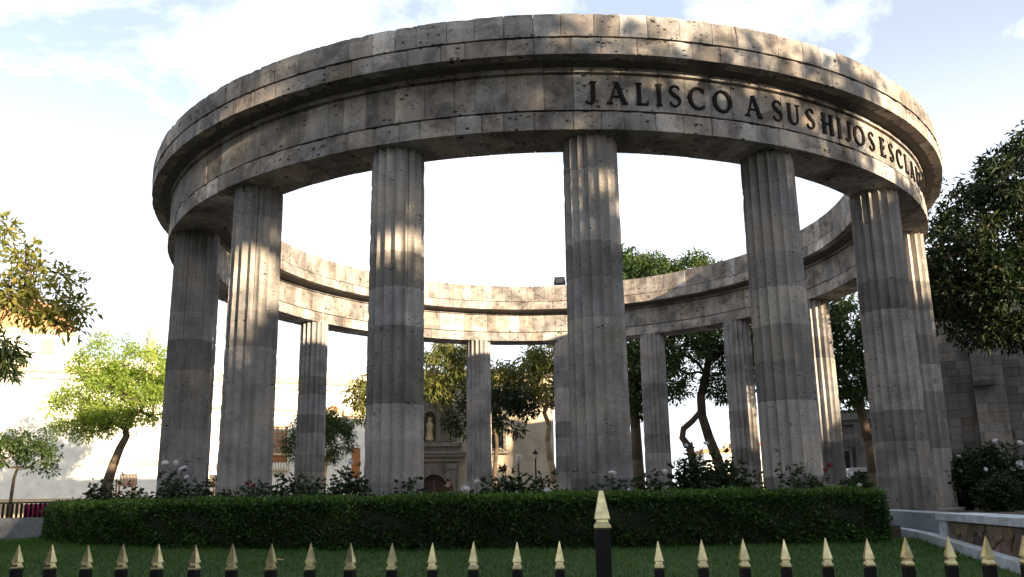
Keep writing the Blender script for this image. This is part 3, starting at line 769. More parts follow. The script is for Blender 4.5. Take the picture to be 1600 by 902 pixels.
# --- grey stone church behind the right side of the colonnade: two wings
A = at_y(1120, 790, 27.0); B = at_y(1480, 780, 22.0); A[2] = B[2] = 0.9
gc, GL_, gl = wall_frame('grey_church_aisle', A, B, 'low grey stone church wing with cornice, pilaster and small dark window', 'church')
_, gz1 = gl(1340, 640); x_a, _ = gl(1275, 700)
bx('wall', M['cathedral'], gc, x_a, GL_, 0.0, 6, 0, gz1, (0.55, 0.55, 0.55, 1))
_, zc_ = gl(1340, 655)
bx('cornice', M['cathedral'], gc, x_a-0.2, GL_, -0.45, -0.002, zc_-0.05, zc_+0.3)
bx('cornice', M['cathedral'], gc, x_a-0.1, GL_, -0.25, -0.002, zc_-0.30, zc_-0.054)
xp0, _ = gl(1337, 700); xp1, _ = gl(1360, 700)
bx('pilaster', M['cathedral'], gc, xp0, xp1, -0.28, -0.002, 0, zc_-0.304)
x0, z1 = gl(1317, 706); x1, z0 = gl(1331, 745)
w = bx('window', M['darkglass'], gc, x0, x1, -0.03, -0.001, z0, z1)
b = MB(); b.box(x0-0.16, x0, -0.12, 0.0, z0, z1+0.16); b.box(x1, x1+0.16, -0.12, 0.0, z0, z1+0.16); b.box(x0, x1, -0.118, 0, z1, z1+0.16); b.build('frame', M['cathedral'], w)
ashlar(gc, M['cathedral'], xp0-4.2, xp0-0.02, 0.05, zc_-0.36, 0.75, 0.38, y=-0.004, depth=0.025, skip=lambda a, e, z, zz: (e > x0-0.18 and a < x1+0.18 and z < z1+0.2 and zz > z0-0.05), lo=0.72, hi=1.25)
ashlar(gc, M['cathedral'], xp0+0.01, xp1-0.01, 0.05, zc_-0.36, 0.5, 0.4, y=-0.282, depth=0.02, lo=0.8, hi=1.3)

A = at_y(1385, 790, 13.0); B = at_y(1800, 770, 9.0); A[2] = B[2] = 0.9
gn, NL, nl = wall_frame('grey_church_nave', A, B, 'tall weathered grey stone church wall with buttresses under the dark tree', 'church')
_, nzt = nl(1500, 440)
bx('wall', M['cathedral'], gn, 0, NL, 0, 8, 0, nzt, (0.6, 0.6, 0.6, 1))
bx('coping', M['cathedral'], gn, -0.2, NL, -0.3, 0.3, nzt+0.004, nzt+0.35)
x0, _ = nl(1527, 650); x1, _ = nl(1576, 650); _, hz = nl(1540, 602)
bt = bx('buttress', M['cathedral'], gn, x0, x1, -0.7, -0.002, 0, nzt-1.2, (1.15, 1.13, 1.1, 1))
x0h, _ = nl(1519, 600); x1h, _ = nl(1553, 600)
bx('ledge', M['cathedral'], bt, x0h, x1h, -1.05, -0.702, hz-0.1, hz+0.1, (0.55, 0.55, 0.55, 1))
ashlar(gn, M['cathedral'], 0.0, x0-0.01, 0.05, nzt-0.1, 0.62, 0.34, y=-0.004, depth=0.03, lo=0.62, hi=1.15)
ashlar(gn, M['cathedral'], x1+0.01, min(NL, x1+3.0), 0.05, nzt-0.1, 0.62, 0.34, y=-0.004, depth=0.03, lo=0.62, hi=1.15)
ashlar(bt, M['cathedral'], x0+0.005, x1-0.005, 0.05, nzt-1.3, 0.55, 0.36, y=-0.703, depth=0.025, lo=0.85, hi=1.35)

# far roofs beyond the park
for i, (pa, pb, pt, Y, lab) in enumerate(((1100, 1150, 702, 70, 'small far white house with flat parapet beyond the twisted tree'), (1148, 1190, 692, 78, 'small far pale house with a chimney beyond the twisted tree'))):
    a = at_y(pa, pt, Y); c = at_y(pb, pt, Y)
    hs = empty('far_house', ((a[0]+c[0])/2, Y, 0.9)); tag(hs, lab, 'house', 'far houses beyond the park')
    wd = c[0]-a[0]; ht = a[2]-0.9
    bx('wall', M['cream'], hs, -wd/2, wd/2, 0, 6, 0, ht-0.4); rf = bx('roof', M['terracotta'], hs, -wd/2-0.15, wd/2+0.15, -0.2, 6.2, ht-0.396, ht)
    bx('chimney', M['cream_trim'], rf, wd*0.22, wd*0.22+0.4, 1, 1.4, ht+0.003, ht+0.8)
    for k in range(3):
        xx = -wd/2+wd*(k+0.5)/3; bx('window', M['darkglass'], hs, xx-0.25, xx+0.25, -0.05, -0.002, ht*0.45, ht*0.45+0.8)

# ================================================================== garden walls on the right
def wall_between(parent, name, mat, P0, P1, z0, z1, thick, out=0.0):
    P0 = np.array(P0[:2]); P1 = np.array(P1[:2]); d = P1-P0; L = np.linalg.norm(d); u = d/L; n = np.array([u[1], -u[0]])
    q = [P0+n*out, P1+n*out, P1+n*(out-thick), P0+n*(out-thick)]
    vs = [(*p, z0) for p in q]+[(*p, z1) for p in q]
    return mesh_obj(name, vs, [(0, 3, 2, 1), (4, 5, 6, 7), (0, 1, 5, 4), (1, 2, 6, 5), (2, 3, 7, 6), (3, 0, 4, 7)], mat, parent)
def lawn_hit(px, py):
    lo, hi = 2.0, 40.0; d = ray(px, py)
    for _ in range(60):
        t = (lo+hi)/2; q = CAM+d*t
        if q[2] > lawn_z(q[0], q[1]): lo = t
        else: hi = t
    return CAM+d*lo
K0 = lawn_hit(1383, 834); K1 = lawn_hit(1475, 863); K2 = lawn_hit(1600, 900)
k0 = np.array(K0[:2]); k2 = np.array(K2[:2]); kd = (k2-k0)/np.linalg.norm(k2-k0); k0 = k0-kd*2.6; k2 = k2+kd*1.6; kn = np.array([-kd[1], kd[0]])
if kn @ (np.array([0, -CAM_D])-k0) > 0: kn = -kn
# the walls stand just behind the kerb
kp = np.array([*(k0+kn*0.19), 0.0]); kn3 = np.array([kn[0], kn[1], 0.0])
Wc = on_plane(1471, 801, kp, kn3); We = on_plane(1600, 815, kp, kn3); G0 = on_plane(1372, 801, kp, kn3)
ZW = 1.318
dW = We-Wc; We2 = Wc+dW*1.25
# smooth grey plaster wall from the platform to the corner
gw = empty('plaster_wall', (0, 0, 0)); tag(gw, 'smooth blue-grey plastered end wall below the fluted column at the hedge end', 'wall')
gdir = np.array([Wc[0]-G0[0], Wc[1]-G0[1]]); gdir /= np.linalg.norm(gdir)
G00 = np.array([G0[0], G0[1]])-gdir*2.0
wall_between(gw, 'body', M['plaster_grey'], G00, (Wc[0]-gdir[0]*0.005, Wc[1]-gdir[1]*0.005), 0.2, ZW-0.012, 0.4)
sw = empty('rubble_wall', (0, 0, 0)); tag(sw, 'low wall of dark rubble stones under a pale concrete coping', 'wall')
wall_between(sw, 'backing', M['mortar_dark'], Wc, We2, 0.2, ZW-0.095, 0.35)
uW = np.array([dW[0], dW[1]]); LW = np.linalg.norm(uW)*1.25; uW = uW/np.linalg.norm(uW); nW = np.array([-uW[1], uW[0]])
if nW @ (np.array([0, -CAM_D])-Wc[:2]) < 0: nW = -nW
for i in range(6):
    a_ = np.array(Wc[:2])+uW*(-0.06+(LW+0.06)*i/6+0.004); b_ = np.array(Wc[:2])+uW*(-0.06+(LW+0.06)*(i+1)/6-0.004)
    wall_between(sw, 'coping_stone', M['concrete_pale'], a_, b_, ZW-0.092, ZW+random.uniform(-0.004, 0.004), 0.5, out=0.07+random.uniform(-0.006, 0.006))
wall_between(sw, 'end_pillar', M['concrete_pale'], np.array(Wc[:2])-uW*0.03, np.array(Wc[:2])+uW*0.30, 0.2, ZW-0.097, 0.30, out=0.045)
# rubble stones: cells of a random tiling, each a bevelled stone
def clip(poly, a, b, c):
    out = []
    for i in range(len(poly)):
        p, q = poly[i], poly[(i+1) % len(poly)]; fp = a*p[0]+b*p[1]-c; fq = a*q[0]+b*q[1]-c
        if fp <= 0: out.append(p)
        if fp*fq < 0: t = fp/(fp-fq); out.append((p[0]+(q[0]-p[0])*t, p[1]+(q[1]-p[1])*t))
    return out
rr = random.Random(5); sites = []
nxs, nzs = 11, 5; x_lo, x_hi, z_lo, z_hi = 0.34, LW, 0.35, ZW-0.10
for i in range(nxs):
    for k in range(nzs):
        sites.append((x_lo+(x_hi-x_lo)*(i+0.5*(k % 2)+rr.uniform(0.05, 0.75))/nxs, z_lo+(z_hi-z_lo)*(k+rr.uniform(0.15, 0.85))/nzs))
for i, s in enumerate(sites):
    poly = [(x_lo, z_lo), (x_hi, z_lo), (x_hi, z_hi), (x_lo, z_hi)]
    for j, o in enumerate(sites):
        if i == j or abs(o[0]-s[0]) > 2.4: continue
        a, b2 = o[0]-s[0], o[1]-s[1]; c = (o[0]**2+o[1]**2-s[0]**2-s[1]**2)/2
        poly = clip(poly, a, b2, c)
        if len(poly) < 3: break
    if len(poly) < 3: continue
    cx = sum(p[0] for p in poly)/len(poly); cz = sum(p[1] for p in poly)/len(poly)
    dep = rr.uniform(0.02, 0.055); rings = []
    for sc, h in ((0.97, 0.002), (0.95, dep*0.7), (0.78, dep)):
        for (x, z) in poly:
            gx = cx+(x-cx)*sc; gz_ = cz+(z-cz)*sc
            q = np.array(Wc[:2])+uW*gx+nW*(h+rr.uniform(-0.004, 0.004)); rings.append((q[0], q[1], gz_))
    n = len(poly); fs = []
    for k in range(2):
        for e in range(n): fs.append((k*n+e, k*n+(e+1) % n, (k+1)*n+(e+1) % n, (k+1)*n+e))
    fs.append(tuple(2*n+e for e in range(n)))
    o = mesh_obj('stone', rings, fs, M['rubble'], sw)
    v = rr.uniform(0.6, 1.5); o.color = (v*rr.uniform(1.0, 1.25), v, v*rr.uniform(0.75, 1.0), 1)
# kerb strip along the lawn, following its slope, in cast lengths
kerb = empty('kerb_strip', (0, 0, 0)); tag(kerb, 'pale painted kerb running along the lawn below the two walls', 'kerb')
NKB = 8; Lk = np.linalg.norm(k2-k0)
for i in range(NKB):
    a = k0+kd*(Lk*i/NKB+0.004); c = k0+kd*(Lk*(i+1)/NKB-0.004)
    vs = []
    for zz_ in (-0.3, 0.115):
        for q in (a, c, c+kn*0.16, a+kn*0.16): vs.append((q[0], q[1], lawn_z(a[0], a[1])*(1 if q is a else 1)+zz_))
    for s_ in (1, 2, 5, 6): vs[s_] = (vs[s_][0], vs[s_][1], vs[s_][2]-lawn_z(a[0], a[1])+lawn_z(c[0], c[1]))
    mesh_obj('kerb_stone', vs, [(0, 3, 2, 1), (4, 5, 6, 7), (0, 1, 5, 4), (1, 2, 6, 5), (2, 3, 7, 6), (3, 0, 4, 7)], M['concrete_pale'], kerb)
# earth beds: between platform and hedge, and behind the rubble wall
vs = []; fs = []
for i in range(61):
    th = R_(-100)+R_(128)*i/60
    for r, z in ((9.99, 0.5), (9.99, 1.12), (11.25, 1.12), (11.25, 0.5)): vs.append(polar(th, r, z))
for i in range(60):
    for k in range(4): l = (k+1) % 4; fs.append((4*i+k, 4*i+l, 4*i+4+l, 4*i+4+k))
fs.append((240, 241, 242, 243)); fs.append((3, 2, 1, 0))
tag(mesh_obj('rose_bed_soil', vs, fs, M['soil']), kind='structure')
e0 = np.array(Wc[:2])-nW*0.4; e1 = np.array(We2[:2])-nW*0.4
tag(mesh_obj('terrace_soil', [(*(np.array(G00)-nW*0.3), 1.2), (*e0, 1.2), (*e1, 1.2), (24, -14, 1.2), (24, -2, 1.2), (9.7, -2.0, 1.2), (8.6, -4.9, 1.2), (7.2, -6.8, 1.2)], [(0, 1, 2, 3, 4, 5, 6, 7)], M['soil']), kind='structure')

# ================================================================== hedge
hd = empty('clipped_hedge', (0, -11.5, 0.95)); tag(hd, 'low clipped dark green hedge curving in front of the columns', 'hedge')
TH0, TH1 = R_(-84), R_(23.4)
ho = np.array([0, -11.5, 0.95])
vs = []; fs = []; prof = [(11.80, 0.70), (11.84, 1.35), (11.80, 1.55), (11.2, 1.56), (11.15, 0.72)]
NSEG = 60
for i in range(NSEG+1):
    th = TH0+0.008+(TH1-TH0-0.016)*i/NSEG
    for r, z in prof: vs.append(np.array(polar(th, r, z))-ho)
for i in range(NSEG):
    for k in range(5):
        l = (k+1) % 5; fs.append((i*5+k, (i+1)*5+k, (i+1)*5+l, i*5+l))
fs.append((0, 1, 2, 3, 4)); fs.append(tuple(NSEG*5+k for k in (4, 3, 2, 1, 0)))
mesh_obj('twigs', vs, fs, M['hedge_core'], hd)
def hedge_pts(n):
    """points and outward directions on the hedge's shell"""
    n1_ = int(n*0.46); n2_ = int(n*0.46); n3_ = n-n1_-n2_
    th = rng.uniform(TH0, TH1, n1_); z = rng.uniform(0.80, 1.63, n1_)
    r = 11.83+rng.normal(0, 0.032, n1_)+0.035*np.sin(th*23)*np.cos(z*7)+0.03*np.sin(th*71+z*13)-0.10*np.clip((z-1.52)/0.11, 0, 1)**2
    P1 = np.stack([r*np.sin(th), -r*np.cos(th), z], 1); D1 = np.stack([np.sin(th), -np.cos(th), np.full(n1_, 0.35)], 1)
    th2 = rng.uniform(TH0, TH1, n2_); r2 = rng.uniform(11.12, 11.86, n2_)
    zt2 = 1.605+rng.normal(0, 0.022, n2_)+0.012*np.sin(th2*37)+0.01*np.sin(th2*91)-0.05*np.clip((r2-11.76)/0.1, 0, 1)
    P2 = np.stack([r2*np.sin(th2), -r2*np.cos(th2), zt2], 1); D2 = np.tile([0, 0, 1.0], (n2_, 1))
    side_ = rng.integers(0, 2, n3_); th3 = np.where(side_ == 0, TH0, TH1)+rng.normal(0, 0.004, n3_)
    r3 = rng.uniform(11.12, 11.86, n3_); z3 = rng.uniform(0.80, 1.63, n3_)
    P3 = np.stack([r3*np.sin(th3), -r3*np.cos(th3), z3], 1); sg = np.where(side_ == 0, -1, 1)
    D3 = np.stack([np.cos(th3)*sg, np.sin(th3)*sg, np.full(n3_, 0.3)], 1)
    return np.concatenate([P1, P2, P3]), np.concatenate([D1, D2, D3])
P, D = hedge_pts(130000)
D = D+rng.normal(size=D.shape)*0.75
# stray shoots above the clipped top and out of the face
ns = 420; th_ = rng.uniform(TH0, TH1, ns); r_s = np.where(rng.uniform(size=ns) < 0.7, rng.uniform(11.2, 11.84, ns), 11.87); top_ = r_s < 11.86
zs_ = np.where(top_, 1.61, rng.uniform(1.1, 1.58, ns)); ln = rng.uniform(0.02, 0.085, ns)
bs = np.stack([r_s*np.sin(th_), -r_s*np.cos(th_), zs_], 1); dv = np.where(top_[:, None], [0, 0, 1.0], np.stack([np.sin(th_), -np.cos(th_), 0.6*np.ones(ns)], 1))+rng.normal(size=(ns, 3))*0.25
SPp = np.concatenate([bs+dv*(ln*f)[:, None] for f in (0.2, 0.4, 0.6, 0.8, 1.0)]); SPd = np.concatenate([dv*0.6+rng.normal(size=(ns, 3))*0.7 for _ in range(5)])
P = np.concatenate([P, SPp]); D = np.concatenate([D, SPd])
s = rng.uniform(0.7, 1.3, len(P))
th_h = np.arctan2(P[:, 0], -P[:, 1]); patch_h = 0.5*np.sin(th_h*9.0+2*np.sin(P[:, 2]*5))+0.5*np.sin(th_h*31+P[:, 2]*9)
tt = np.clip(rng.normal(0.36, 0.2, len(P))+0.10*patch_h+np.where(P[:, 2] > 1.57, 0.28, 0), 0, 1)  # top leaves tinted lighter: new growth, with sky light put into the colour
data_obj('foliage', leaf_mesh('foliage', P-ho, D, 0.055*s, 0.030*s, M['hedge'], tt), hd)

# ================================================================== rose bushes
def petal_mesh(mat):
    b_ = MB(); rr_ = random.Random(3)
    for ring, (r, h, tilt, n) in enumerate(((0.010, 0.052, 0.05, 4), (0.022, 0.052, 0.30, 5), (0.034, 0.044, 0.62, 6), (0.042, 0.030, 1.0, 6))):
        for i in range(n):
            a = 2*math.pi*i/n+ring*0.5; w = 0.019+0.005*ring
            ca, sa = math.cos(a), math.sin(a)
            def pt(rad_, t_, z_): return (ca*rad_-sa*t_, sa*rad_+ca*t_, z_)
            b_.add([pt(r*0.4, -w*0.4, 0), pt(r*0.4, w*0.4, 0), pt(r+h*tilt*0.6, w, h*0.75), pt(r+h*tilt, 0, h), pt(r+h*tilt*0.6, -w, h*0.75)], [(0, 1, 2, 3, 4)])
    b_.lathe([(0.012, 0.0), (0.030, 0.012), (0.034, 0.030), (0.024, 0.046), (0.008, 0.052)], n=8)
    me = bpy.data.meshes.new('bloom'); me.from_pydata(b_.v, [], b_.f); me.update(); me.materials.append(mat); return me
BLOOM, BLOOM_R = petal_mesh(M['petal']), petal_mesh(M['petal_red'])
def rose_bush(px, w_px, top, Rb, label, roses=(), reds=(), n_stem=9, dens=1.0, zg=1.12, group='rose bushes behind the hedge', base_pt=None):
    c = at_r(px, 765, Rb) if base_pt is None else np.array(base_pt, float)
    base = np.array([c[0], c[1], zg]); depth = (c-CAM) @ _fw
    ht = at_y(px, top, c[1])[2]-zg; hw = w_px/2*depth/F_PX
    root = empty('rose_bush', base); tag(root, label, 'rose bush', group)
    stems = MB(); P_ = []; D_ = []; tips = []
    for i in range(n_stem):
        f = (i+0.5)/n_stem*2-1
        hx = f*hw*0.85+rng.normal(0, 0.06); hy = rng.normal(0, 0.13)
        h = ht*(1-0.45*abs(f)**1.6)*rng.uniform(0.62, 1.02)
        pts = []
        for t in np.linspace(0, 1, 6):
            pts.append(np.array([hx*t**0.7*0.9+rng.normal(0, 0.02), hy*t+rng.normal(0, 0.02), h*t]))
        stems.tube(pts, [0.010, 0.009, 0.008, 0.006, 0.005, 0.003], 4); tips.append(pts[-1])
        k = int(40*dens*max(0.5, h/0.5))
        for _ in range(k):
            t = rng.uniform(0.15, 1.0); j = min(int(t*5), 4); q = pts[j]+(pts[j+1]-pts[j])*(t*5-j)
            d = rng.normal(size=3); d[2] *= 0.6; d /= np.linalg.norm(d)
            reach = rng.uniform(0.03, 0.14)
            # a compound leaf: five leaflets
            ax = d; sd = np.cross(ax, [0, 0, 1.0]); sd /= max(np.linalg.norm(sd), 1e-6)
            for (a_, b_) in ((1.0, 0), (0.72, 0.8), (0.72, -0.8), (0.42, 0.8), (0.42, -0.8)):
                P_.append(q+ax*(reach+0.07*a_)); D_.append(ax+sd*b_+rng.normal(size=3)*0.25-np.array([0, 0, 0.15]))
    stems.build('stem', M['rose'], root, fix=False)
    P_ = np.array(P_); D_ = np.array(D_); s_ = rng.uniform(0.7, 1.25, len(P_))
    data_obj('foliage', leaf_mesh('foliage', P_, D_, 0.062*s_, 0.040*s_, M['rose']), root)
    for lst, me in ((roses, BLOOM), (reds, BLOOM_R)):
        for (rx, ry, sz) in lst:
            q = at_y(rx, ry, c[1]-0.16)-base
            o = data_obj('rose_bloom', me, root); o.location = q
            s2 = 0.92*sz*depth/F_PX/0.11*random.uniform(0.85, 1.15); o.scale = (s2*random.uniform(0.8, 1.15), s2*random.uniform(0.8, 1.15), s2*random.uniform(0.9, 1.3)); o.rotation_euler = (R_(random.uniform(30, 75)), R_(random.uniform(-25, 25)), random.uniform(-0.4, 0.4))
            tip = min(tips, key=lambda t_: np.linalg.norm(t_-q)); b_ = MB(); b_.tube([tip*0.6, (tip*0.4+q*0.6)+np.array([0, 0, -0.02]), q], [0.006, 0.005, 0.004], 4); b_.build('rose_stalk', M['rose'], root, fix=False)
    return root
rose_bush(158, 90, 738, 10.75, 'loose leafy rose bush at the far end of the hedge')
rose_bush(205, 70, 758, 10.75, 'low rose bush in front of the leaning tree trunk')
rose_bush(262, 120, 728, 10.8, 'tall rose bush with a cluster of white blooms in front of the first column', roses=((258, 725, 9), (275, 724, 10), (287, 734, 13), (292, 747, 8)))
rose_bush(318, 60, 752, 10.7, 'small rose bush at the gap between the first two columns')
rose_bush(372, 60, 756, 10.75, 'sparse rose bush at the foot of the second column')
rose_bush(402, 40, 752, 10.75, 'small rose bush with dark red blooms at the second column', reds=((386, 757, 7), (396, 760, 7)), n_stem=6)
rose_bush(450, 80, 733, 10.75, 'rose bush with open arching stems beside the second column')
rose_bush(500, 70, 738, 10.8, 'dense rose bush before the banded far column')
rose_bush(548, 84, 722, 10.75, 'tall rose bush with a white bloom beside the third column', roses=((549, 722, 9), (552, 752, 7)), dens=1.2)
rose_bush(644, 52, 748, 10.75, 'small open rose bush at the foot of the third column', n_stem=6)
rose_bush(735, 60, 762, 10.8, 'low rose bush with two white blooms before the church portal', roses=((727, 766, 14), (746, 753, 10)), n_stem=6)
rose_bush(795, 95, 736, 10.8, 'broad rounded rose bush below the two park lamps', dens=1.5, n_stem=13, reds=((782, 733, 6), (789, 735, 6)), roses=((855, 768, 10),))
rose_bush(850, 74, 742, 10.8, 'broad rose bush before the pale tree trunk', dens=1.3)
rose_bush(912, 64, 738, 10.75, 'thin rose bush against the dark side of the fluted front column', n_stem=6, dens=0.6)
rose_bush(965, 40, 742, 10.75, 'thin rose stem with one white bloom at the fluted front column', roses=((957, 741, 11), (982, 766, 6)), n_stem=4, dens=0.7)
rose_bush(1018, 64, 738, 10.8, 'rose bush with one white bloom beyond the fluted front column', roses=((1039, 738, 9),))
rose_bush(1082, 90, 702, 10.85, 'big dark rose bush with pale blooms in front of the twisted trunk', roses=((1072, 696, 6), (1103, 694, 9)), dens=1.7, n_stem=13)
rose_bush(1132, 80, 715, 10.8, 'big dense rose bush beside the twisted trunk', dens=1.6, n_stem=11)
rose_bush(1168, 50, 694, 10.75, 'tall thin rose bush with bare upper stems', dens=0.7, n_stem=6)
rose_bush(1248, 44, 700, 10.75, 'tall thin rose stem climbing before the fifth column', dens=0.5, n_stem=4)
rose_bush(1272, 74, 738, 10.8, 'rose bush with dark red blooms at the foot of the fifth column', dens=1.1, reds=((1296, 728, 8), (1290, 735, 7)))
rose_bush(1340, 62, 738, 10.6, 'rose bush with white blooms below the white van', roses=((1343, 761, 12), (1360, 771, 8), (1328, 740, 9), (1324, 765, 6)), dens=1.6, n_stem=10)
# bed behind the rubble wall
bb = [(1512, 66, 712, -3.6, 'dark rose bush with small blooms right beside the last column', ((1498, 715, 8), (1500, 737, 7), (1502, 749, 5), (1500, 766, 4))),
      (1548, 72, 686, -4.2, 'tall dark rose bush with white blooms against the grey church', ((1555, 691, 9), (1566, 702, 6), (1551, 733, 9), (1564, 722, 4), (1533, 758, 5))),
      (1592, 84, 690, -4.6, 'tall dark rose bush with white blooms at the picture edge', ((1594, 693, 9), (1595, 728, 12), (1582, 734, 8), (1574, 790, 5))),
      (1562, 70, 735, -5.6, 'low dense rose bush behind the pale coping', ((1540, 734, 6),))]
for (px, w, tp, Y, lab, rs) in bb:
    rose_bush(px, w, tp, 0, lab, roses=rs, dens=2.2, n_stem=14, zg=1.2, base_pt=at_y(px, 780, Y), group='rose bushes behind the rubble wall')

# ================================================================== grass and fallen leaves
n = 150000
dist = rng.uniform(0, 1, n)
px_ = rng.uniform(-30, 1640, n); py_ = 826+(950-826)*dist**0.8
d = _fw[None]+_r2[None]*((px_-PW/2)/F_PX)[:, None]-_u2[None]*((py_-CY)/F_PX)[:, None]
G = None
# spread over the ground, not the picture: uniform by area over the lawn sector
th = rng.uniform(R_(-62), R_(40), n); r = np.sqrt(rng.uniform(11.6**2, 18.2**2, n))
gx, gy = r*np.sin(th), -r*np.cos(th); kk = np.clip((gx-1.5)/4.5, 0, 1); gz_ = 0.97-0.062*np.maximum(0, r-11.6)-0.03*kk*kk*(3-2*kk)
ok = np.ones(n, bool)
# nothing grows inside the kerb and the walls
rel = np.stack([gx, gy], 1)-k0; ok &= ~((rel @ kn) > -0.02)
P = np.stack([gx, gy, gz_-0.005], 1)[ok]; n = len(P)
D = rng.normal(size=(n, 3))*0.35; D[:, 2] = 1
patch = 0.5+0.5*np.sin(P[:, 0]*1.7+np.sin(P[:, 1]*1.1)*1.5)*np.cos(P[:, 1]*1.9)
patch2 = np.sin(P[:, 0]*0.7+1.3)*np.sin(P[:, 1]*0.9+np.sin(P[:, 0])*1.2)
tt = np.clip(0.30+0.22*patch+0.28*np.clip(patch2, 0, 1)+rng.normal(0, 0.17, n), 0, 1)
gs = data_obj('grass', leaf_mesh('grass', P, D, rng.uniform(0.03, 0.07, n), rng.uniform(0.007, 0.014, n), M['grass'], tt, fold=0.1, shape=0.3))
tag(gs, 'short green lawn grass between the hedge and the fence', 'grass', kind='stuff')
FL = [(325, 881, 'alone on the grass'), (397, 867, 'on the grass near the hedge'), (580, 880, 'on the grass before the third column'), (985, 893, 'on the grass right of the gold-tipped post'), (436, 882, 'between two pickets'), (1335, 868, 'on the grass near the pale kerb'), (1120, 884, 'on the grass among the pickets')]
fb = MB(); fb.add([(-0.05, 0, 0.0), (-0.02, -0.025, 0.012), (0.02, -0.022, 0.008), (0.055, 0, 0.014), (0.02, 0.022, 0.010), (-0.02, 0.025, 0.006), (0, 0, 0.002)], [(0, 1, 6), (1, 2, 6), (2, 3, 6), (3, 4, 6), (4, 5, 6), (5, 0, 6)])
fme = bpy.data.meshes.new('fallen_leaf'); fme.from_pydata(fb.v, [], fb.f); fme.update(); fme.materials.append(M['fallen'])
for (x, y, w) in FL:
    q = lawn_hit(x, y); o = data_obj('fallen_leaf', fme); o.location = (q[0], q[1], q[2]+0.05); o.rotation_euler = (0.3, 0.2, random.uniform(0, 6)); tag(o, 'small dry yellow fallen leaf '+w, 'leaf', 'dry leaves fallen on the lawn')

# ================================================================== iron fence in front
fx = [-85, -27, 30, 82, 138, 193, 248, 306, 364, 425, 486, 548, 613, 676, 740, 808, 874, 942, 1028, 1096, 1161, 1225, 1290, 1355, 1415, 1482, 1541, 1600, 1662, 1724]
def fence_pt(px):
    # depth of the fence line, a gentle curve convex to the street
    t = (px-942)/912.0
    dep = 2.9+(0.30*t*t-0.135*t if t < 0 else -0.17*t+0.06*t*t)
    d = ray(px, 850); d = d/(d @ _fw); return CAM+d*dep
fence = empty('iron_fence', (0, -19.86, 0.4)); tag(fence, 'black iron picket fence with gilded spear tips along the lawn', 'fence')
forg = np.array([0, -19.86, 0.4])
def spear(tip_w, base_w, h, neck, bead_w, bead_h, flat):
    b_ = MB(); s2 = math.sqrt(2)/2*1.0
    prof = [(bead_w*0.42, 0), (bead_w*0.5, bead_h*0.30), (bead_w*0.5, bead_h*0.55), (bead_w*0.36, bead_h), (bead_w*0.34, bead_h+neck), (base_w*0.5, bead_h+neck*1.15), (base_w*0.5, bead_h+neck*1.55), (tip_w*0.5, bead_h+neck*1.55+h)]
    b_.lathe([(r*math.sqrt(2), z) for r, z in prof], n=4, rot=math.pi/4)
    me = bpy.data.meshes.new('spear_tip'); me.from_pydata(b_.v, [], b_.f); me.update(); me.materials.append(M['gold']); return me
SP = spear(0.002, 0.031, 0.067, 0.007, 0.033, 0.020, 0)
SPB = spear(0.015, 0.053, 0.094, 0.009, 0.059, 0.026, 0)
bar = MB(); bar.box(-0.0165, 0.0165, -0.0165, 0.0165, 0, 1)
bme = bpy.data.meshes.new('picket'); bme.from_pydata(bar.v, [], bar.f); bme.update(); bme.materials.append(M['blackiron'])
bar2 = MB(); bar2.box(-0.0265, 0.0265, -0.0265, 0.0265, 0, 1)
bme2 = bpy.data.meshes.new('post'); bme2.from_pydata(bar2.v, [], bar2.f); bme2.update(); bme2.materials.append(M['blackiron'])
line = []
for x in fx:
    q = fence_pt(x); big = abs(x-942) < 1
    # facing: pickets follow the tangent of the fence line
    q2 = fence_pt(x+20); q1 = fence_pt(x-20); ang = math.atan2(q2[1]-q1[1], q2[0]-q1[0])
    zb_ = 0.40; hb = (1.488 if big else 1.352)-zb_
    o = data_obj('gate_post' if big else 'picket', bme2 if big else bme, fence)
    o.location = np.array([q[0], q[1], zb_])-forg; o.scale = (1, 1, hb); o.rotation_euler = (0, 0, ang+random.uniform(-0.10, 0.10))
    t = data_obj('spear_tip', SPB if big else SP, o); t.location = (0, 0, 1); t.scale = (1, 1, 1.0/hb*random.uniform(0.97, 1.03))
    line.append(np.array([q[0], q[1]]))
for z in (0.55, 1.18):
    b = MB()
    for a, c in zip(line[:-1], line[1:]):
        d = c-a; d /= np.linalg.norm(d); nrm = np.array([-d[1], d[0]])*0.012
        q = [a-nrm, c-nrm, c+nrm, a+nrm]; b.add([(*(p_-forg[:2]), z-0.4-0.018) for p_ in q]+[(*(p_-forg[:2]), z-0.4+0.018) for p_ in q], [(0, 3, 2, 1), (4, 5, 6, 7), (0, 1, 5, 4), (1, 2, 6, 5), (2, 3, 7, 6), (3, 0, 4, 7)])
    b.build('rail', M['blackiron'], fence, fix=False)
b = MB()
for a, c in zip(line[:-1], line[1:]):
    d = c-a; d /= np.linalg.norm(d); nrm = np.array([-d[1], d[0]])*0.12
    q = [a-nrm, c-nrm, c+nrm, a+nrm]; b.add([(*(p_-forg[:2]), -0.39) for p_ in q]+[(*(p_-forg[:2]), 0.001) for p_ in q], [(0, 3, 2, 1), (4, 5, 6, 7), (0, 1, 5, 4), (1, 2, 6, 5), (2, 3, 7, 6), (3, 0, 4, 7)])
b.build('fence_plinth', M['concrete_grey'], fence, fix=False)

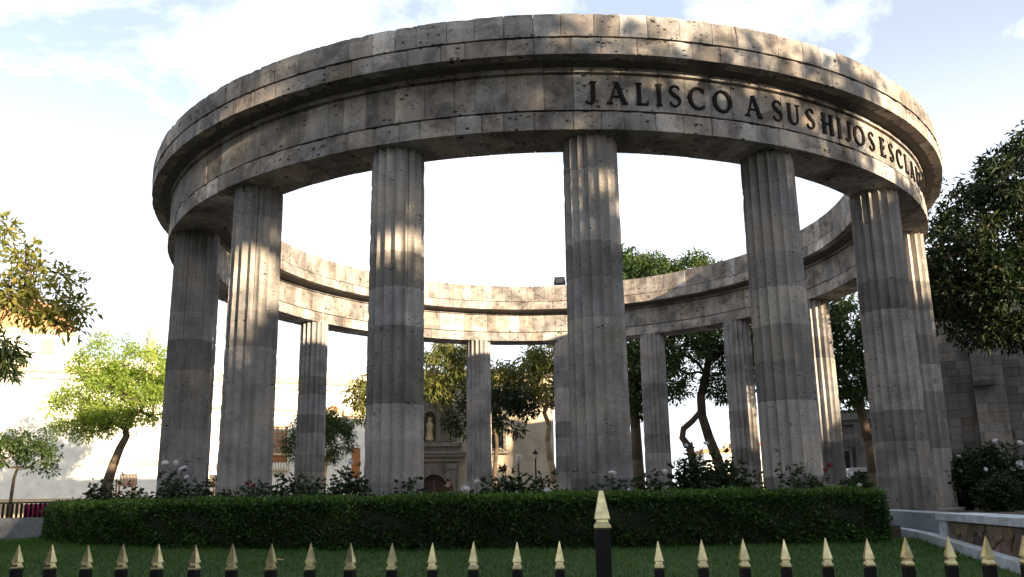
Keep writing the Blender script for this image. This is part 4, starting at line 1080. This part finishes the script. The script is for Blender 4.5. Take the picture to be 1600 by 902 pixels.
# ================================================================== low railing and pink banner at the far left
lw = at_y(-60, 832, -4.0); rw = at_y(130, 832, -4.0)
lr = empty('low_railing', (lw[0], -4.0, 0.9)); tag(lr, 'grey concrete base with a row of dark railing bars beside the hedge end', 'railing')
Lr = rw[0]-lw[0]; _zc = at_y(40, 809, -4.0)[2]-0.9; _zr = at_y(40, 787, -4.0)[2]-0.9
bx('base', M['concrete_grey'], lr, 0, Lr, 0, 0.3, 0, _zc)
for i in range(26):
    x = Lr*(i+0.5)/26; bx('railing_bar', M['blackiron'], lr, x-0.022, x+0.022, 0.12, 0.16, _zc, _zr)
bx('top_rail', M['blackiron'], lr, 0, Lr, 0.10, 0.18, _zr+0.002, _zr+0.035)
a = at_y(38, 788, -3.6); c = at_y(100, 788, -3.6)
bn = empty('pink_banner', (a[0], -3.6, a[2]-0.5)); tag(bn, 'bright pink cloth banner hung behind the low railing', 'banner')
vs = []; fs = []
for i in range(13):
    f = i/12
    for k in range(5):
        vs.append(((c[0]-a[0])*f, 0.03*math.sin(f*17)*(k/4), 0.5-(0.42-0.12*math.sin(f*3.1))*k/4))
for i in range(12):
    for k in range(4): q = i*5+k; fs.append((q, q+1, q+6, q+5))
o = mesh_obj('cloth', vs, fs, M['pink'], bn, smooth=True); md = o.modifiers.new('thickness', 'SOLIDIFY'); md.thickness = 0.006
b = MB(); b.tube([(-0.05, 0, 0.51), (c[0]-a[0]+0.05, 0, 0.51)], [0.014, 0.014], 6); b.build('banner_pole', M['white_paint'], bn)
a = lawn_hit(44, 834); c = lawn_hit(74, 834)
tag(wall_between(None, 'white_kerb_stone', M['white_paint'], a, c, a[2]-0.05, a[2]+0.045, 0.1), 'short white painted kerb stone on the grass at the hedge end', 'kerb')

# ================================================================== bench, lamps, van, person, statue
def bench(px0, px1, py0, py1, Y, label):
    a = at_y(px0, py0, Y); c = at_y(px1, py0, Y); w = c[0]-a[0]
    o = empty('garden_bench', (a[0], Y, 0.9)); tag(o, label, 'bench', 'wooden benches by the cream building')
    zt_ = a[2]-0.9; zs_ = zt_-0.5
    n_ = 12
    for i in range(n_):
        x = w*(i+0.5)/n_; bx('back_slat', M['wood'], o, x-w/n_*0.30, x+w/n_*0.30, 0.40, 0.43, zs_, zt_-0.06)
    bx('back_rail', M['wood'], o, 0, w, 0.385, 0.445, zt_-0.058, zt_); bx('back_rail', M['wood'], o, 0, w, 0.385, 0.445, zs_-0.06, zs_-0.002)
    for k in range(4): bx('seat_slat', M['wood'], o, 0, w, 0.02+0.09*k, 0.09+0.09*k, zs_-0.12, zs_-0.08)
    for x in (0.02, w-0.08):
        bx('leg', M['wood'], o, x, x+0.06, 0.02, 0.08, 0, zs_-0.122); bx('leg', M['wood'], o, x, x+0.06, 0.33, 0.383, 0, zs_-0.122)
        bx('armrest', M['wood'], o, x, x+0.06, 0.0, 0.383, zs_+0.12, zs_+0.16); bx('armrest_post', M['wood'], o, x, x+0.06, 0.0, 0.055, zs_-0.078, zs_+0.118)
bench(181, 209, 741, 758, 19.0, 'orange-brown slatted wooden bench beside the leaning tree trunk')
bench(322, 336, 742, 760, 21.0, 'orange-brown wooden bench end seen between the first two columns')

p = at_y(811, 774, 20.0); tp = at_y(811, 710, 20.0)
lp = empty('park_lamp', (p[0], 20.0, 0.9)); tag(lp, 'park lamp with a pale rounded box head on a thin pole', 'lamp', 'park lamps')
h = tp[2]-0.9
b = MB(); b.lathe([(0.09, 0), (0.06, 0.3), (0.04, 0.35), (0.035, h-0.46)], n=8); b.build('pole', M['blackiron'], lp, smooth=True)
b = MB(); b.lathe([(0.06, h-0.458), (0.11, h-0.42), (0.125, h-0.1), (0.10, h-0.02), (0.03, h)], n=12); b.build('lamp_head', M['lampglass'], lp, smooth=True)
p = at_y(838, 774, 20.0); tp = at_y(838, 702, 20.0); h = tp[2]-0.9
lp = empty('park_lamp', (p[0], 20.0, 0.9)); tag(lp, 'park lamp with a pointed dark lantern top on a thin pole', 'lamp', 'park lamps')
b = MB(); b.lathe([(0.10, 0), (0.07, 0.3), (0.045, 0.35), (0.035, h-0.52), (0.07, h-0.50)], n=8); b.build('pole', M['blackiron'], lp, smooth=True)
b = MB(); b.lathe([(0.07, h-0.498), (0.15, h-0.28), (0.15, h-0.26)], n=8); b.build('lantern_glass', M['lampglass'], lp)
b = MB(); b.lathe([(0.17, h-0.258), (0.16, h-0.22), (0.08, h-0.12), (0.03, h-0.08), (0.04, h-0.05), (0.005, h)], n=8); b.build('lantern_roof', M['blackiron'], lp)

# white van, seen from behind
vp = at_y(1346, 760, 15.0)
vt = at_y(1346, 731, 15.0); wv = at_y(1366, 740, 15.0)[0]-at_y(1325, 740, 15.0)[0]
vn = empty('white_van', (vp[0], 15.0, 0.9)); tag(vn, 'white van parked before the grey church, its rear window showing', 'van')
hv = vt[2]-0.9; wv2 = max(wv/2, 0.55)
sec = [(-1, 0.25), (-1, 0.62), (-0.93, 0.93), (-0.85, 0.985), (-0.6, 1.0), (0.6, 1.0), (0.85, 0.985), (0.93, 0.93), (1, 0.62), (1, 0.25)]
b = MB(); vs = []; ys = [(0.0, 0.97, 0.99), (0.05, 1, 1), (2.6, 1, 1), (3.2, 1, 0.96), (3.9, 0.98, 0.66), (4.3, 0.95, 0.60), (4.4, 0.9, 0.5)]
for (yy, sx, sz) in ys:
    for (x, z) in sec: vs.append((x*wv2*sx, yy, hv*0.13+(z-0.25)/0.75*(hv*sz-hv*0.13)))
fs = []; n_ = len(sec)
for i in range(len(ys)-1):
    for k in range(n_): l = (k+1) % n_; fs.append((i*n_+k, i*n_+l, (i+1)*n_+l, (i+1)*n_+k))
fs.append(tuple(range(n_))); fs.append(tuple((len(ys)-1)*n_+k for k in range(n_-1, -1, -1)))
b.add(vs, fs); b.build('body', M['white_paint'], vn)
b = MB(); b.extrude_xz([(-0.74*wv2, hv*0.60), (0.74*wv2, hv*0.60), (0.68*wv2, hv*0.90), (-0.68*wv2, hv*0.90)], -0.02, 0.0); b.build('rear_window', M['darkglass'], vn)
for sx in (-1, 1):
    bx('tail_light', M['red'], vn, min(sx*0.80*wv2, sx*0.92*wv2), max(sx*0.80*wv2, sx*0.92*wv2), -0.015, 0.0, hv*0.40, hv*0.56)
    for yy in (0.8, 3.5):
        b = MB(); b.lathe([(0.30, -0.09), (0.33, -0.06), (0.33, 0.06), (0.30, 0.09)], n=18); w_ = b.build('wheel', M['rubber'], vn); w_.rotation_euler = (0, R_(90), 0); w_.location = (sx*wv2*0.92, yy, 0.33)
        b = MB(); b.lathe([(0.18, -0.1), (0.19, 0.0), (0.18, 0.1)], n=12); b.build('rim', M['white_paint'], w_)
bx('bumper', M['blackiron'], vn, -wv2*0.95, wv2*0.95, -0.1, -0.001, hv*0.16, hv*0.27)

def figure(name, label, cat, loc, mat_body, mats, height=1.7, rz=0.0, pedestal=0.0):
    """standing figure grown from a jointed skeleton with the skin modifier; clothes and hair are children"""
    root = empty(name, loc, rz); tag(root, label, cat)
    s = height/1.7
    J = {'pelvis': (0, 0, 0.95, .125, .10), 'waist': (0, 0.01, 1.10, .120, .09), 'chest': (0, 0, 1.30, .150, .105), 'neckb': (0, 0, 1.44, .075, .07), 'neck': (0, -0.005, 1.50, .05, .05),
         'head': (0, -0.015, 1.58, .078, .092), 'crown': (0, -0.01, 1.655, .065, .078)}
    E_ = [('pelvis', 'waist'), ('waist', 'chest'), ('chest', 'neckb'), ('neckb', 'neck'), ('neck', 'head'), ('head', 'crown')]
    for sx, t in ((-1, 'l'), (1, 'r')):
        J.update({'sh'+t: (sx*.18, 0, 1.40, .062, .062), 'el'+t: (sx*.245, 0.02, 1.13, .045, .045), 'wr'+t: (sx*.25, -.06, .90, .030, .030), 'hd'+t: (sx*.25, -.085, .82, .036, .022),
                  'hip'+t: (sx*.09, 0, .90, .088, .088), 'kn'+t: (sx*.10, -.02, .50, .058, .058), 'an'+t: (sx*.11, .01, .09, .042, .042), 'toe'+t: (sx*.13, -.15, .035, .038, .028)})
        E_ += [('chest', 'sh'+t), ('sh'+t, 'el'+t), ('el'+t, 'wr'+t), ('wr'+t, 'hd'+t), ('pelvis', 'hip'+t), ('hip'+t, 'kn'+t), ('kn'+t, 'an'+t), ('an'+t, 'toe'+t)]
        for fi, dx_ in enumerate((-.018, -.006, .006, .018)):
            J['f%d' % fi+t] = (sx*.25, -.095+dx_, .735+abs(dx_)*0.8, .0095, .0095); E_.append(('hd'+t, 'f%d' % fi+t))
        J['th'+t] = (sx*.225, -.125, .80, .011, .011); E_.append(('hd'+t, 'th'+t))
    def grow(nm, keys, mat, inflate=0.0, parent=root):
        ks = [k for k in J if keys(k)]; ix = {k: i for i, k in enumerate(ks)}
        me = bpy.data.meshes.new(nm); me.from_pydata([tuple(c*s for c in J[k][:3]) for k in ks], [(ix[a], ix[b_]) for a, b_ in E_ if a in ix and b_ in ix], [])
        o = data_obj(nm, me, parent); me.materials.append(mat)
        o.location = (0, 0, pedestal)
        mod = o.modifiers.new('skin', 'SKIN'); mod.use_smooth_shade = True
        for k in ks: sv = me.skin_vertices[0].data[ix[k]]; sv.radius = ((J[k][3]+inflate)*s, (J[k][4]+inflate)*s)
        rk = 'pelvis' if 'pelvis' in ix else ks[0]
        for k in ks: me.skin_vertices[0].data[ix[k]].use_root = (k == rk)
        o.modifiers.new('subd', 'SUBSURF').levels = 1
        o.modifiers['subd'].render_levels = 1
        return o
    body = grow('body', lambda k: True, mat_body)
    b_ = MB(); b_.lathe([(0.012, -0.03), (0.014, 0), (0.004, 0.02)], n=6, c=(0, -0.105*s, 1.575*s+pedestal)); b_.build('nose', mat_body, root)
    if mats:
        grow('jacket', lambda k: k in ('pelvis', 'waist', 'chest') or k[:2] in ('sh', 'el', 'wr'), mats['jacket'], 0.018)
        grow('trousers', lambda k: k == 'pelvis' or k[:3] == 'hip' or k[:2] in ('kn', 'an'), mats['trousers'], 0.016)
        hr = MB(); hr.lathe([(0.099, 0.0), (0.104, 0.04), (0.095, 0.09), (0.06, 0.125), (0.01, 0.135)], n=12, c=(0, 0.012, 1.60)); h_ = hr.build('hair', mats['hair'], root, smooth=True); h_.scale = (s, s*1.05, s)
    return root
pp = at_y(700, 752, 27.2)
figure('person', 'person in a brown jacket standing beside the arched church door', 'person', (pp[0], 27.2, 0.9), M['skin'], {'jacket': M['jacket'], 'trousers': M['trousers'], 'hair': M['hair']}, height=max(1.6, min(1.9, at_y(700, 749, 27.2)[2]-0.9)))
pp = at_y(1507, 706, 4.0)
hgt = pp[2]-0.9
stt = figure('bronze_statue', 'dark bronze figure on a pedestal in front of the grey church wall', 'statue', (pp[0], 4.0, 0.9), M['bronze'], {'jacket': M['bronze'], 'trousers': M['bronze'], 'hair': M['bronze']}, height=1.7, rz=0.3, pedestal=max(0.0, hgt-1.72))
b = MB(); b.lathe([(0.55, 0), (0.55, 0.12), (0.42, 0.14), (0.40, max(0.2, hgt-1.80)), (0.46, max(0.22, hgt-1.76)), (0.46, max(0.24, hgt-1.72)-0.004)], n=4, rot=math.pi/4); b.build('pedestal', M['platform'], stt)

# ================================================================== trees
def pts_px(lst, Y):
    return [at_y(x, y, Y+(l[2] if len(l) > 2 else 0)) for l in lst for (x, y) in [l[:2]]]
def blob(px, py, Y, rx_px, ry_px, ry_m, share=1.0):
    c = at_y(px, py, Y); k = ((c-CAM) @ _fw)/F_PX
    return (c, (rx_px*k, ry_m, ry_px*k), share)
def ground(q, z=0.9):
    q = np.array(q, float); q[2] = z; return q

# bright lime-green tree left of the colonnade
Y = 20.0
tr = [ground(at_y(165, 770, Y)), *pts_px([(168, 755), (178, 725), (188, 700), (198, 682)], Y)]
tree('lime_tree', 'bright yellow-green feathery tree with a leaning dark trunk left of the colonnade', tr, [0.32, 0.28, 0.24, 0.21, 0.18],
     [blob(190, 620, Y, 72, 52, 2.3, 3), blob(130, 640, Y, 50, 45, 1.9, 1.4), blob(230, 580, Y, 45, 50, 1.9, 1.4), blob(165, 565, Y, 50, 40, 1.9, 1.2)], 200, 120, 0.20, 0.072, M['lime'], M['bark'], cl_r=0.60, droop=0.25, group='park trees')
# tree whose big-leaved branches come in at the left edge
Y = -3.0
tr = [ground(at_y(-150, 800, Y)), *pts_px([(-148, 740), (-140, 660), (-120, 590), (-90, 540), (-60, 500)], Y)]
tree('broadleaf_tree', 'sunlit big-leaved tree reaching in from the left edge of the picture', tr, [0.28, 0.26, 0.22, 0.19, 0.15, 0.12],
     [blob(2, 425, Y, 62, 78, 1.4, 3), blob(68, 455, Y, 52, 52, 1.2, 2.0), blob(-80, 430, Y, 90, 90, 1.5, 2.2), blob(100, 490, Y, 24, 28, 0.7, 0.8)], 115, 24, 0.22, 0.085, M['sunolive'], M['bark'], cl_r=0.40, droop=0.35, group='park trees')
# dark drooping spray below it
tr = [ground(at_y(-70, 800, -5)), *pts_px([(-68, 720), (-60, 640), (-46, 580), (-30, 545)], -5)]
tree('drooping_tree', 'dark tree with drooping pointed leaves at the left edge', tr, [0.12, 0.10, 0.08, 0.06, 0.05],
     [blob(2, 553, -5, 36, 30, 0.5, 1), blob(-50, 540, -5, 50, 40, 0.7, 1)], 26, 42, 0.30, 0.06, M['darkleaf'], M['bark'], cl_r=0.26, droop=0.7, group='park trees', shell=0.2)
# small shaded tree over the railing
Y = 1.0
tr = [ground(at_y(14, 800, Y)), *pts_px([(18, 775), (22, 748), (28, 730)], Y)]
tree('small_tree', 'small dark-leaved tree with thin stems above the low railing', tr, [0.06, 0.05, 0.045, 0.04],
     [blob(20, 702, Y, 56, 26, 1.0, 3), blob(55, 690, Y, 30, 20, 0.7, 1), blob(-20, 690, Y, 50, 30, 0.9, 1.2), blob(62, 722, Y, 20, 18, 0.5, 0.7)], 60, 60, 0.12, 0.05, M['green'], M['bark'], cl_r=0.26, droop=0.35, group='park trees')
# round dense tree between the second and third columns
Y = 13.0
tr = [ground(at_y(506, 780, Y)), *pts_px([(506, 765), (508, 740), (510, 722)], Y)]
tree('round_tree', 'round dense dark green tree behind the banded far column', tr, [0.09, 0.08, 0.07, 0.07],
     [blob(500, 685, Y, 52, 42, 1.4, 3), blob(520, 660, Y, 30, 24, 0.9, 0.7), blob(470, 700, Y, 26, 26, 0.8, 0.6)], 130, 90, 0.17, 0.035, M['green'], M['bark_pale'], cl_r=0.34, droop=0.35, group='park trees')
# sunlit tree with drooping leaves, its pale forked trunk by the lamps
Y = 24.0
tr = [ground(at_y(872, 790, Y)), *pts_px([(868, 755), (860, 720), (855, 690), (858, 665), (850, 645)], Y)]
tree('drooping_leaf_tree', 'sunlit tree with clumps of drooping leaves and a pale leaning trunk', tr, [0.26, 0.23, 0.19, 0.16, 0.14, 0.12],
     [blob(835, 590, Y, 52, 42, 1.8, 3), blob(790, 600, Y, 40, 38, 1.6, 2), blob(870, 560, Y, 40, 36, 1.5, 1.4), blob(905, 600, Y, 40, 50, 1.6, 1.4)], 120, 60, 0.38, 0.09, M['olive'], M['bark_pale'], cl_r=0.54, droop=0.75, group='park trees')
tr = [ground(at_y(640, 790, 25)), *pts_px([(642, 755), (645, 720), (650, 680), (655, 650)], 25)]
tree('drooping_leaf_tree', 'sunlit yellow-green tree partly hidden by the third column', tr, [0.24, 0.21, 0.18, 0.16, 0.13],
     [blob(690, 580, 25, 52, 48, 1.8, 3), blob(640, 590, 25, 50, 50, 1.8, 2), blob(580, 610, 25, 38, 50, 1.5, 1.8), blob(715, 560, 25, 30, 30, 1.4, 1.0)], 120, 60, 0.38, 0.09, M['olive'], M['bark'], cl_r=0.54, droop=0.75, group='park trees')
# shaded low tree with fingered leaves before the church
Y = 14.0
tr = [ground(at_y(772, 790, Y)), *pts_px([(772, 750), (774, 722), (776, 700), (775, 680)], Y)]
tree('frangipani_tree', 'dark spreading tree with fingered leaves in front of the church window', tr, [0.12, 0.11, 0.10, 0.09, 0.08],
     [blob(735, 650, Y, 46, 34, 1.6, 2), blob(795, 645, Y, 46, 36, 1.6, 2.4), blob(760, 615, Y, 50, 18, 1.5, 1)], 72, 50, 0.30, 0.07, M['darkleaf'], M['bark'], cl_r=0.40, droop=0.35, group='park trees')
# big trees behind the right half of the ring
Y = 14.5
tr = [ground(at_y(1140, 800, Y)), *pts_px([(1132, 760), (1122, 720), (1108, 685), (1097, 650), (1095, 620), (1103, 585), (1108, 560)], Y)]
big = tree('twisted_tree', 'large tree with a twisted dark double trunk rising above the ring', tr, [0.30, 0.27, 0.24, 0.22, 0.20, 0.19, 0.17, 0.16],
     [blob(1060, 530, Y, 60, 50, 2.0, 2.2), blob(1140, 520, Y, 60, 50, 2.0, 2.0), blob(1010, 440, Y, 42, 42, 1.6, 1.6), blob(1085, 450, Y, 62, 50, 1.8, 2.4), blob(1165, 560, Y, 40, 50, 1.6, 1.2), blob(1050, 590, Y, 26, 34, 1.2, 0.8), blob(1125, 600, Y, 22, 24, 1.0, 0.5)], 320, 75, 0.24, 0.075, M['green'], M['bark'], cl_r=0.46, droop=0.45, group='park trees')
b = MB()
sp_ = [ground(at_y(1092, 800, Y-0.4)), *pts_px([(1086, 755), (1083, 725), (1078, 700), (1066, 684), (1068, 670), (1082, 658), (1093, 645)], Y-0.3)]
b.tube([np.array(q)-np.array(big.location) for q in sp_], [0.22, 0.20, 0.19, 0.17, 0.15, 0.14, 0.13, 0.12], 8); b.build('limb', M['bark'], big, smooth=True)
Y = 17.0
tr = [ground(at_y(1000, 800, Y)), *pts_px([(999, 765), (996, 720), (993, 670), (990, 620), (988, 570)], Y)]
tree('tall_tree', 'straight dark tree trunk and leafy crown just behind the fluted front column', tr, [0.34, 0.31, 0.28, 0.25, 0.22, 0.18],
     [blob(995, 560, Y, 50, 46, 1.8, 2), blob(985, 430, Y, 34, 40, 1.6, 1.4), blob(1000, 620, Y, 34, 30, 1.3, 1)], 110, 60, 0.30, 0.10, M['green'], M['bark'], cl_r=0.46, droop=0.4, group='park trees')
Y = 10.0
tr = [ground(at_y(1372, 790, Y)), *pts_px([(1366, 740), (1358, 690), (1345, 640), (1325, 600), (1305, 570)], Y)]
tree('slanting_tree', 'shaded tree with a slanting trunk between the right-hand columns', tr, [0.26, 0.24, 0.21, 0.18, 0.15, 0.12],
     [blob(1320, 510, Y, 52, 46, 1.6, 2), blob(1330, 590, Y, 44, 44, 1.4, 2), blob(1380, 540, Y, 50, 60, 1.6, 1.6), blob(1200, 540, Y, 40, 40, 1.4, 0.8), blob(1262, 500, Y, 46, 40, 1.4, 1.2)], 200, 70, 0.24, 0.07, M['green'], M['bark'], cl_r=0.44, droop=0.5, group='park trees')
# big dark tree at the right edge
Y = 1.5
tr = [ground(at_y(1745, 800, Y)), *pts_px([(1742, 700), (1735, 600), (1720, 520), (1700, 450), (1680, 400)], Y)]
tree('dark_leaf_tree', 'big dark glossy-leaved tree filling the right edge of the picture', tr, [0.40, 0.36, 0.32, 0.28, 0.24, 0.18],
     [blob(1540, 380, Y, 92, 100, 2.4, 3.2), blob(1620, 330, Y, 100, 120, 2.6, 3), blob(1500, 440, Y, 60, 70, 1.8, 1.8), blob(1570, 480, Y, 80, 62, 2.0, 2.4), blob(1720, 400, Y, 120, 140, 3.0, 3), blob(1585, 270, Y, 60, 60, 1.6, 1.0)], 360, 95, 0.21, 0.075, M['darkleaf'], M['bark'], cl_r=0.46, droop=0.45, group='park trees')

# trees of the street side: they stand behind the camera's right shoulder and shade the front of the monument
def st(t, s_): return (math.sin(SUN_AZ)*t+math.cos(SUN_AZ)*s_, -math.cos(SUN_AZ)*t+math.sin(SUN_AZ)*s_)
SHADE = [(33, -19.0, 8.6, 2.8, 200, 1, 'outermost'), (34, -14.4, 9.0, 2.8, 200, 1, 'low one'), (36, -9.0, 16.3, 2.7, 290, 2, 'first'), (34, -5.9, 14.0, 3.0, 290, 2, 'second'), (36, -2.2, 13.4, 2.6, 190, 1, 'third'), (34, 1.6, 11.6, 2.8, 250, 1, 'fourth'), (36, 6.0, 10.3, 3.2, 250, 1, 'fifth'), (35, 10.4, 9.2, 2.6, 220, 1, 'sixth'), (34, 15.4, 15.0, 3.4, 330, 1, 'seventh'), (36, 21.0, 15.5, 3.6, 330, 1, 'eighth'), (35, 27.0, 15.0, 3.6, 330, 1, 'ninth')]
for i, (t, s_, top, cr, ncl_, tiers, w) in enumerate(SHADE):
    x, y = st(t, s_)
    tr = [np.array((x+rng.normal()*0.1*k, y+rng.normal()*0.1*k, z)) for k, z in enumerate((0, 1.0, 2.2, 3.4))]
    rz_ = (top-1.6)/2
    tree('street_tree', 'leafy street tree outside the fence, %s of the row towards the sun' % w, tr, [0.32, 0.28, 0.26, 0.22],
         [(np.array((x, y, 1.6+rz_)), (cr, cr, rz_), 1.0)] if tiers == 1 else
         [(np.array((x, y, 6.0)), (cr*1.15, cr*1.15, 4.7), 2.3), (np.array((x, y, top-1.9)), (cr, cr, 1.7), 0.46 if i == 2 else 0.30), (np.array((x, y, 11.6)), (cr*0.8, cr*0.8, 1.2), 0.05)], ncl_, 70, 0.38, 0.20, M['darkleaf'], M['bark'], cl_r=0.75, droop=0.35, group='street trees outside the fence', shell=0.35)

for i, (x, y, top, cr, w) in enumerate(((-9, -31, 17, 4.2, 'farthest back'), (-15, -27, 18, 4.4, 'next to it'), (-18.5, -20.5, 17, 4.4, 'beside the fence line'), (-25, -14, 15, 4.2, 'nearest the cream building'))):  # unseen trees added behind the camera's left to darken the columns' left sides
    tr = [np.array((x, y, z)) for z in (0, 1.2, 2.6, 4.0)]; rz_ = (top-2.0)/2
    tree('sky_block_tree', 'leafy tree added out of view to block sky light from the left, %s' % w, tr, [0.34, 0.30, 0.27, 0.24],
         [(np.array((x, y, 2.0+rz_)), (cr, cr, rz_), 1.0)], 300, 60, 0.42, 0.24, M['darkleaf'], M['bark'], cl_r=0.9, droop=0.35, group='added unseen trees that block sky light', shell=0.4)
